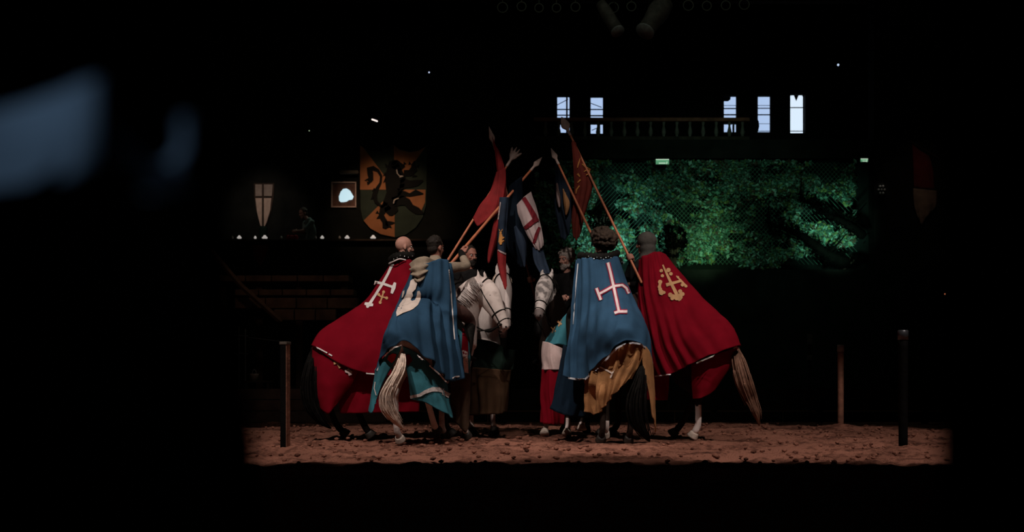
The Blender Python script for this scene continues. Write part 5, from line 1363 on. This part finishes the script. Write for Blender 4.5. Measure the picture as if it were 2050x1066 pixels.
# ------------------------------------------------------------------ arena barrier with boards
bar = thing('arena_barrier', 'low dark plank barrier along the back of the arena', 'barrier', (0, 25.6, 0))
rnd = random.Random(5)
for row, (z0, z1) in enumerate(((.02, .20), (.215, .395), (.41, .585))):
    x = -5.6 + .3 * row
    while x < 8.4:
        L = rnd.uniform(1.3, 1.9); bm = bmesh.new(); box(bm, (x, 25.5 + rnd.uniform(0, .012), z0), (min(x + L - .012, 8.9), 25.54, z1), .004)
        obj('plank', bm, M_BARR if x < -3.0 else M_BLACK, bar, False); x += L  # right planks coloured black where the boards stand unlit
for x in [-5.6 + 1.8 * k for k in range(9)]:
    bm = bmesh.new(); box(bm, (x, 25.54, -.02), (x + .1, 25.66, .62), .01); obj('barrier_post', bm, M_BLACK, bar, False)

# ------------------------------------------------------------------ dim left platform behind the barrier
pl = thing('timber_stage', 'dim stepped timber stage behind the left of the arena', 'stage', (P(570, 0, 31).x, 31.5, 0))
M_ST = mat('stage_plank', (.10, .055, .036), .85, .4, 4, .3, 20)
def sbox(name, x0, y0, x1, y1, Y, d, m=M_ST):
    a = P(x0, y1, Y); b_ = P(x1, y0, Y); bm = bmesh.new(); box(bm, (a.x, Y, a.z), (b_.x, Y + d, b_.z), .01); return obj(name, bm, m, pl, False)
for k in range(5): sbox('plank', 440 + k * 52, 552, 490 + k * 52, 564, 31, .8)
for k in range(5): sbox('plank', 470 + k * 48, 580, 516 + k * 48, 592, 30.6, .6)
for k in range(4): sbox('plank', 470 + k * 62, 597, 530 + k * 62, 618, 30.3, .3)
for k in range(3): sbox('plank', 548 + k * 42, 620, 588 + k * 42, 642, 30.2, .2)
for x in (446, 520, 600, 690):
    a = P(x, 552, 31.3); bm = bmesh.new(); box(bm, (a.x - .07, 31.2, 0), (a.x + .07, 31.35, a.z), .01); obj('support_post', bm, M_DWOOD, pl, False)
bm = bmesh.new(); tube(bm, [P(424, 505, 30.1), P(482, 572, 30.1), P(560, 642, 30.1)], [.06] * 3, seg=6, sub=1); obj('brace', bm, M_ST, pl, False)

tb = thing('side_table', 'small dark table behind the barrier at far left', 'table', (P(512, 0, 26.8).x, 26.9, 0))
tz = P(0, 763, 26.6).z
bm = bmesh.new(); box(bm, (P(488, 0, 26.6).x, 26.6, tz - .03), (P(540, 0, 26.6).x, 27.1, tz), .006); obj('tabletop', bm, M_DWOOD, tb, False)
for x in (492, 536):
    for y in (26.65, 27.05):
        a = P(x, 0, 26.6).x; bm = bmesh.new(); box(bm, (a - .02, y - .02, 0), (a + .02, y + .02, tz - .03), .004); obj('leg', bm, M_DWOOD, tb, False)
bk = thing('pail', 'small pale pail with a loop handle on the side table', 'bucket', (P(509, 0, 26.8).x, 26.8, tz))
bc = V((P(509, 0, 26.8).x, 26.8, tz)); s = 26.8 / F
bm = bmesh.new(); tube(bm, [bc + V((0, 0, .002)), bc + V((0, 0, .10)), bc + V((0, 0, .125))], [.062, .080, .084], side=(1, 0, 0), seg=18, sub=1, caps=False); obj('bucket', bm, mat('pail_tin', (.34, .25, .21), .6, .2, emit=None), bk)
bm = bmesh.new(); tube(bm, [bc + V((.035 * math.cos(a_), 0, .125 + .075 * math.sin(a_))) for a_ in [math.pi * k / 10 for k in range(11)]], [.006] * 11, seg=6, sub=1); obj('handle', bm, M_PGREY, bk)
spot('table_fill', (P(509, 0, 26).x, 25.9, 2.2), (P(512, 0, 26.8).x, 26.8, .7), .9, 60, 1, (1, .85, .75), .05)  # unseen spot that brightens the pail and table; no lamp stands there
st = thing('metal_rack', 'thin dark metal rack standing left of the near post', 'rack', (P(486, 0, 27.6).x, 27.6, 0))
for x, y0 in ((478, 656), (491, 660)):
    bm = bmesh.new(); p = P(x, y0, 27.6); tube(bm, [V((p.x, 27.6, 0)), p], [.014, .014], seg=6, sub=1); obj('upright', bm, M_PGREY, st)
for y in (672, 708):
    bm = bmesh.new(); tube(bm, [P(470, y, 27.6), P(496, y + 1, 27.6)], [.012, .012], seg=6, sub=1); obj('crossbar', bm, M_PGREY, st)
bm = bmesh.new(); tube(bm, [P(496, 676, 27.6), P(560, 684, 27.6), P(578, 685, 27.6)], [.008] * 3, seg=5, sub=1); obj('rail', bm, M_PGREY, st)

# ------------------------------------------------------------------ balcony figure
def balcony_person():
    Y = 39.75; s = Y / F
    base = P(612, 484, Y); base.z -= 1.0
    t = thing('person', 'hunched person in a dark top leaning over the balcony ledge, left of the picture', 'person', base)
    Hc = P(607, 427, Y); f = V((-.75, -.62, -.25)).normalized()
    bm = bmesh.new(); Th, M, hf, hl, hu = head_parts(bm, Hc, f, (0, 0, 1))
    sh = P(618, 442, Y + .05); hip = V((P(617, 0, Y + .1).x, Y + .15, base.z + .92))
    sd = V((.62, -.75, 0)).normalized()
    tube(bm, [hip, (hip + sh) / 2 + V((.06, .03, 0)), sh], [(.15, .11), (.16, .12), (.10, .08)], side=sd, seg=16)
    tube(bm, [sh, Hc + V((.01, .01, -.07))], [.06, .055], seg=12)
    bt = bmesh.new(); tube(bt, [hip, (hip + sh) / 2 + V((.06, .03, 0)), sh], [(.17, .13), (.18, .14), (.13, .10)], side=sd, seg=16)
    for k, sg in enumerate((1, -1)):
        S = sh + sd * sg * .17 + V((0, 0, -.05)); Hn = P(592 + 4 * k, 463, Y - .28 + .1 * k)
        E, W_ = ik(S, Hn, .29, .26, V((.3, 0, -1)))
        tube(bm, [S, E, W_], [.055, .042, .028]); tube(bt, [S, (S + E) / 2, E], [.075, .065, .055])
        d = (W_ - E).normalized(); ax = d.orthogonal().normalized()
        hand_parts(bm, W_, d, V((0, .3, 1)), W_ + d * .07, .014, 1 if sg > 0 else -1)
        hp = hip + sd * sg * .1; tube(bm, [hp, hp + V((0, 0, -.42)), hp + V((0, 0, -.82))], [.085, .06, .045]); tube(bm, [hp + V((0, 0, -.87)), hp + V((0, 0, -.88)) + V((-.12, -.1, 0))], [.035, .03], sub=1)
        bl_ = bmesh.new(); tube(bl_, [hp + V((0, 0, .03)), hp + V((0, 0, -.42)), hp + V((0, 0, -.86))], [.11, .085, .07]); obj('trouser_leg', bl_, M_DARKC, t)
    obj('body', remesh(bm, .009, 3), mat('skin_shadow_person', (.28, .14, .11), .7, .1), t)
    obj('shirt', remesh(bt, .016, 4), mat('grey_green_shirt', (.13, .16, .14), .9, .2), t)
    R = Body(); R.t = t; R.Th = Th; R.Mh = M; R.l = hl
    hair(R, M_HAIRB, 'short')
balcony_person()
bgc = P(585, 484, 39.3); bgc.z = zl
rb = thing('red_bag', 'small red bag on the ledge below the leaning person', 'bag', bgc)
bm = bmesh.new(); box(bm, bgc + V((-.15, -.06, 0)), bgc + V((.15, .10, .13)), .03); obj('bag_body', bm, mat('bag_red', (.38, .02, .03), .8, .2), rb, False)
bm = bmesh.new(); tube(bm, [bgc + V((.07 * math.cos(a_), -.065, .09 + .05 * math.sin(a_))) for a_ in [math.pi * k / 8 for k in range(9)]], [.010] * 9, seg=6, sub=1); obj('strap', bm, M_LEATH, rb)
spot('balcony_fill', (-5.0, 40.05, 6.3), (-5.6, 39.6, 4.8), 14.0, 60, .9, (.75, 1.0, .85), .04)  # added greenish spot that lights the leaning person and the bag

# faint red pennon on the gallery front
o = sheet('gallery_pennon', [[(505, 490, 39.19), (520, 490, 39.19), (538, 490, 39.19)], [(508, 512, 39.16), (520, 513, 39.15), (532, 512, 39.16)], [(517, 530, 39.17), (520, 534, 39.16), (524, 530, 39.17)]], mat('dull_red', (.10, .012, .01), .9), None, 5, 5, folds=.02, seed=50)
tag(o, 'small dull red pennon hanging on the front of the left gallery', 'pennon')

# ------------------------------------------------------------------ right side faint things
bn = thing('hanging_banner', 'dim red and pale banner hanging at the far right', 'banner', P(1852, 480, 39.66))
sheet('banner_cloth', [[(1826, 288, 39.66), (1840, 300, 39.62), (1860, 312, 39.66)], [(1828, 330, 39.66), (1846, 335, 39.60), (1868, 340, 39.66)], [(1830, 376, 39.66), (1848, 378, 39.60), (1872, 380, 39.66)]], mat('banner_red', (.13, .012, .012), .9, .2), bn, 6, 6, folds=.05, freq=2, seed=51)
sheet('banner_cloth', [[(1828, 377, 39.66), (1848, 379, 39.60), (1876, 382, 39.66)], [(1830, 410, 39.66), (1850, 412, 39.58), (1874, 415, 39.66)], [(1838, 435, 39.66), (1846, 450, 39.60), (1856, 430, 39.66)]], mat('banner_pale', (.24, .15, .11), .9, .3, 5), bn, 6, 6, folds=.05, freq=2, seed=52)
bm = bmesh.new(); tube(bm, [P(1823, 283, 39.73), P(1880, 318, 39.73)], [.03, .03], seg=8, sub=1); obj('pole', bm, M_DWOOD, bn)
spot('banner_lamp', (P(1850, 0, 37).x, 36.5, 8.6), P(1850, 400, 39.66), 24, 40, 1.0, (1, .8, .65), .1)
cr = thing('rose_crest', 'small pale carved crest on the dark wall right of the hedge', 'crest', P(1765, 398, 39.7))
bm = bmesh.new()
for k in range(6):
    a_ = k * math.pi / 3; c = P(1765 + 6 * math.cos(a_), 380 + 8 * math.sin(a_), 39.56); ell(bm, c, (.035, .025, .035), None, 1)
ell(bm, P(1765, 380, 39.54), (.03, .03, .03), None, 1)
obj('petals', bm, mat('crest_pale', (.5, .46, .44), .7), cr)
bm = bmesh.new(); tube(bm, [P(1765, 372, 39.65), P(1765, 392, 39.65)], [.09, .08], side=(1, 0, 0), seg=14, sub=1); obj('plaque', bm, M_BLACK, cr)
spot('crest_lamp', P(1765, 340, 39.2), P(1765, 380, 39.7), 1.2, 45, 1, (1, .95, .9), .04)
tg = thing('post_tag', 'faint grey tagged hanging gauge left of the brown round post', 'gauge', (P(1621, 0, 30).x, 30, 0))
bm = bmesh.new(); tube(bm, [V((P(1621, 0, 30).x, 30, 0)), P(1621, 668, 30)], [.03, .03], seg=8, sub=1); obj('pole', bm, M_BLACK, tg)
bm = bmesh.new(); a = P(1616, 690, 29.9); b_ = P(1627, 669, 29.9); box(bm, (a.x, 29.9, a.z), (b_.x, 29.95, b_.z), .006); obj('upper_plate', bm, mat('tag_grey', (.10, .10, .10), .6, .6, 30), tg, False)
bm = bmesh.new(); a = P(1616, 722, 29.9); b_ = P(1627, 712, 29.9); box(bm, (a.x, 29.9, a.z), (b_.x, 29.95, b_.z), .006); obj('lower_plate', bm, mat('tag_grey', (.10, .10, .10), .6, .6, 30), tg, False)

# small lights
def glow(name, label, px, py, Y, sz, col, estr, kind='dot', rot=0):
    c = P(px, py, Y); t = thing(name, label, 'lamp', c)
    bm = bmesh.new()
    tube(bm, [c + V((0, .04, .0)), c + V((0, .12, .02))], [sz * 1.3, sz * 1.1], side=(1, 0, 0), seg=10, sub=1, caps=False); obj('housing', bm, M_BLACK, t)
    bm = bmesh.new()
    if kind == 'bar':
        d = V((math.cos(rot), 0, math.sin(rot))); tube(bm, [c - d * sz * 2, c + d * sz * 2], [sz * .6, sz * .6], seg=8, sub=1)
    else: ell(bm, c, (sz, sz, sz), None, 1)
    obj('bulb', bm, mat('glow_' + name + str(px), (.5, .5, .5), .5, .02, emit=col, estr=estr), t)
    bm = bmesh.new(); tube(bm, [c + V((0, .12, .02)), V((c.x, Y + .12, 12.0))], [.01, .01], seg=5, sub=1); obj('cable', bm, M_BLACK, t)
glow('pendant_light', 'tiny bluish lamp above the shield near the top', 859, 145, 36, .022, (.6, .7, 1), .9)
glow('pendant_light', 'tiny bluish lamp high at the upper right', 1678, 130, 36, .032, (.6, .75, 1), .8)
glow('slot_light', 'short slanted white lamp right of the small left window', 750, 241, 38, .034, (1, .85, .8), 1.1, 'bar', -.35)
glow('pendant_light', 'faint tiny lamp left of the small left window', 619, 262, 38, .016, (.6, .8, .5), .5)
c = P(1892, 589, 32); t = thing('indicator_light', 'tiny orange standby light in the darkness at far right', 'light', c)
bm = bmesh.new(); ell(bm, c, (.018, .018, .018), None, 1); obj('bulb', bm, mat('glow_orange', (.5, .2, .1), .5, .02, emit=(1, .28, .12), estr=.9), t)
bm = bmesh.new(); tube(bm, [c + V((0, .05, .03)), V((c.x, c.y + .05, 0))], [.05, .05], seg=8, sub=1); obj('post', bm, M_BLACK, t)

# row of rings and two flood lamps hanging at the top
bt_ = thing('lighting_bar', 'dark overhead lighting bar crossing above the riders', 'truss', P(1250, -20, 30))
bm = bmesh.new(); tube(bm, [P(880, -22, 30), P(1620, -22, 30)], [.04, .04], seg=8, sub=1); obj('bar', bm, M_BLACK, bt_)
for x in (900, 1250, 1600):
    bm = bmesh.new(); p = P(x, -22, 30); tube(bm, [p, V((p.x, 30, 12))], [.015, .015], seg=6, sub=1); obj('hanger', bm, M_BLACK, bt_)
M_RING = mat('ring_metal', (.10, .10, .085), .6, .3)
rings = [(1006, 15, 10), (1044, 13, 9), (1079, 16, 8.5), (1114, 16, 8.5), (1152, 14, 9), (1228, 15, 10), (1264, 13, 9), (1378, 11, 10), (1415, 12, 9), (1453, 11, 9), (1490, 9, 10)]
names = ['first', 'second', 'third', 'fourth', 'fifth', 'sixth', 'seventh', 'eighth', 'ninth', 'tenth', 'last']
for (x, y, r), nm in zip(rings, names):
    c = P(x, y, 30); t = thing('hanging_ring', 'small metal ring hanging from the overhead bar, %s from the left' % nm, 'ring', c - V((0, 0, r * .01)), 'rings on the overhead bar')
    bm = bmesh.new(); R_ = r * .01
    tube(bm, [c + V((R_ * math.cos(k * math.pi / 12), 0, R_ * math.sin(k * math.pi / 12))) for k in range(25)], [.011] * 25, side=(0, 1, 0), seg=7, sub=1); obj('ring', bm, M_RING, t)
    bm = bmesh.new(); p = P(x, -22, 30); tube(bm, [c + V((0, 0, R_)), V((c.x, 30, p.z))], [.012, .008], seg=5, sub=1); obj('chain', bm, M_RING, t)
for (x0, y0, x1, y1, r0, r1, lab) in ((1203, 8, 1236, 62, 15, 13, 'left one of two dark flood lamps hanging near the top'), (1330, 6, 1292, 62, 26, 18, 'right, larger one of two dark flood lamps hanging near the top')):
    a = P(x0, y0, 29.8); b_ = P(x1, y1, 29.4); t = thing('flood_lamp', lab, 'lamp', b_)
    bm = bmesh.new(); tube(bm, [a, a + (b_ - a) * .3, a + (b_ - a) * .7, b_], [r0 * .007, r0 * .0085, r1 * .0098, r1 * .0098], side=(1, 0, 0), seg=16, sub=2, caps=False); obj('lamp_can', bm, mat('lamp_can_paint', (.07, .055, .05), .6, .4, 8), t)
    bm = bmesh.new(); d = (b_ - a).normalized(); tube(bm, [b_ - d * .01, b_ + d * .03], [r1 * .0105, r1 * .0108], side=(1, 0, 0), seg=16, sub=1, caps=False); obj('rim', bm, M_PGREY, t)
    bm = bmesh.new(); s_ = (b_ - a).cross(V((0, 1, 0))).normalized() * .2; m_ = a + (b_ - a) * .4; top = V((m_.x, 30, P(0, -22, 30).z)); tube(bm, [m_ - s_, top - V((.08, 0, .05)), top, top + V((.08, 0, -.05)), m_ + s_], [.012] * 5, seg=6, sub=2); obj('yoke', bm, M_BLACK, t)

# added dim overhead area light that lifts the whole hall a little
ad = bpy.data.lights.new('overhead_fill', 'AREA'); ad.energy = 22; ad.size = 8; ad.color = (.8, 1.0, .75)
ao = bpy.data.objects.new('overhead_fill', ad); ao.location = (2, 27, 9.8); ao.rotation_euler = (math.radians(35), 0, 0); COL.objects.link(ao)

# ------------------------------------------------------------------ foreground: black curtains of the viewing gap, blue cloth
def curtain(label, edge, side):
    """edge: list of (px,py) at depth 1.0 from above frame to below; extends outward"""
    Y = 1.0
    pts = [P(x, y, Y) for x, y in edge]
    bm = bmesh.new(); n = 26; rows = []
    for p in pts:
        row = []
        for k in range(n + 1):
            d = k / n * 1.1 * side
            row.append(bm.verts.new((p.x + d, Y + .02 * math.sin(k * 1.7) * min(1, k / 2) + .01 * k * 0, p.z)))
        rows.append(row)
    for i in range(len(rows) - 1):
        for k in range(n): bm.faces.new((rows[i][k], rows[i][k + 1], rows[i + 1][k + 1], rows[i + 1][k]))
    bmesh.ops.solidify(bm, geom=bm.faces[:], thickness=.006)
    o = obj('stage_curtain', bm, M_CURT); tag(o, label, 'curtain'); return o
def z2py(z): return HZ - (z - HC) * F
curtain('black curtain filling the blurred left foreground', [(300, z2py(2.6)), (385, z2py(1.25)), (405, 150), (430, 400), (470, 640), (512, 860), (530, 1066), (540, z2py(.45)), (560, z2py(.0))], -1)
curtain('black curtain filling the blurred right foreground', [(1900, z2py(2.6)), (1888, 100), (1884, 500), (1880, 860), (1878, 1066), (1878, z2py(0))], 1)
rod = bmesh.new(); tube(rod, [V((-1.6, 1.0, 2.62)), V((1.6, 1.0, 2.62))], [.02, .02], seg=10, sub=1)
tag(obj('curtain_rod', rod, M_BLACK), 'black rod carrying the foreground curtains above the frame', 'rod')
Mbc = mat('pale_blue_cloth', (.40, .50, .62), .95, .1, 4)
o = sheet('hung_cloth', [
    [(-60, 235, .90), (40, 215, .89), (120, 188, .88), (188, 160, .88), (204, 172, .89), (206, 190, .90)],
    [(-60, 300, .90), (40, 280, .885), (120, 260, .87), (185, 250, .87), (212, 245, .88), (222, 250, .90)],
    [(-60, 350, .90), (40, 345, .885), (120, 335, .87), (190, 330, .87), (225, 325, .885), (290, 330, .92)],
    [(-60, 385, .90), (40, 370, .885), (120, 358, .875), (200, 375, .88), (260, 385, .90), (380, 390, .93)]], Mbc, None, 6, 6, folds=.004, freq=3, seed=60, thick=.002)
tag(o, 'large out-of-focus pale blue cloth hanging in the left foreground', 'cloth')
o = sheet('hung_cloth', [[(352, 240, .93), (372, 228, .925), (392, 240, .93)], [(346, 300, .93), (372, 300, .92), (394, 300, .93)], [(285, 345, .93), (345, 338, .92), (392, 345, .93)], [(280, 390, .93), (340, 398, .925), (390, 394, .93)]],
          Mbc, None, 6, 6, folds=.003, freq=2, seed=61, thick=.002)
tag(o, 'smaller dim bluish cloth corner at the edge of the left curtain', 'cloth')
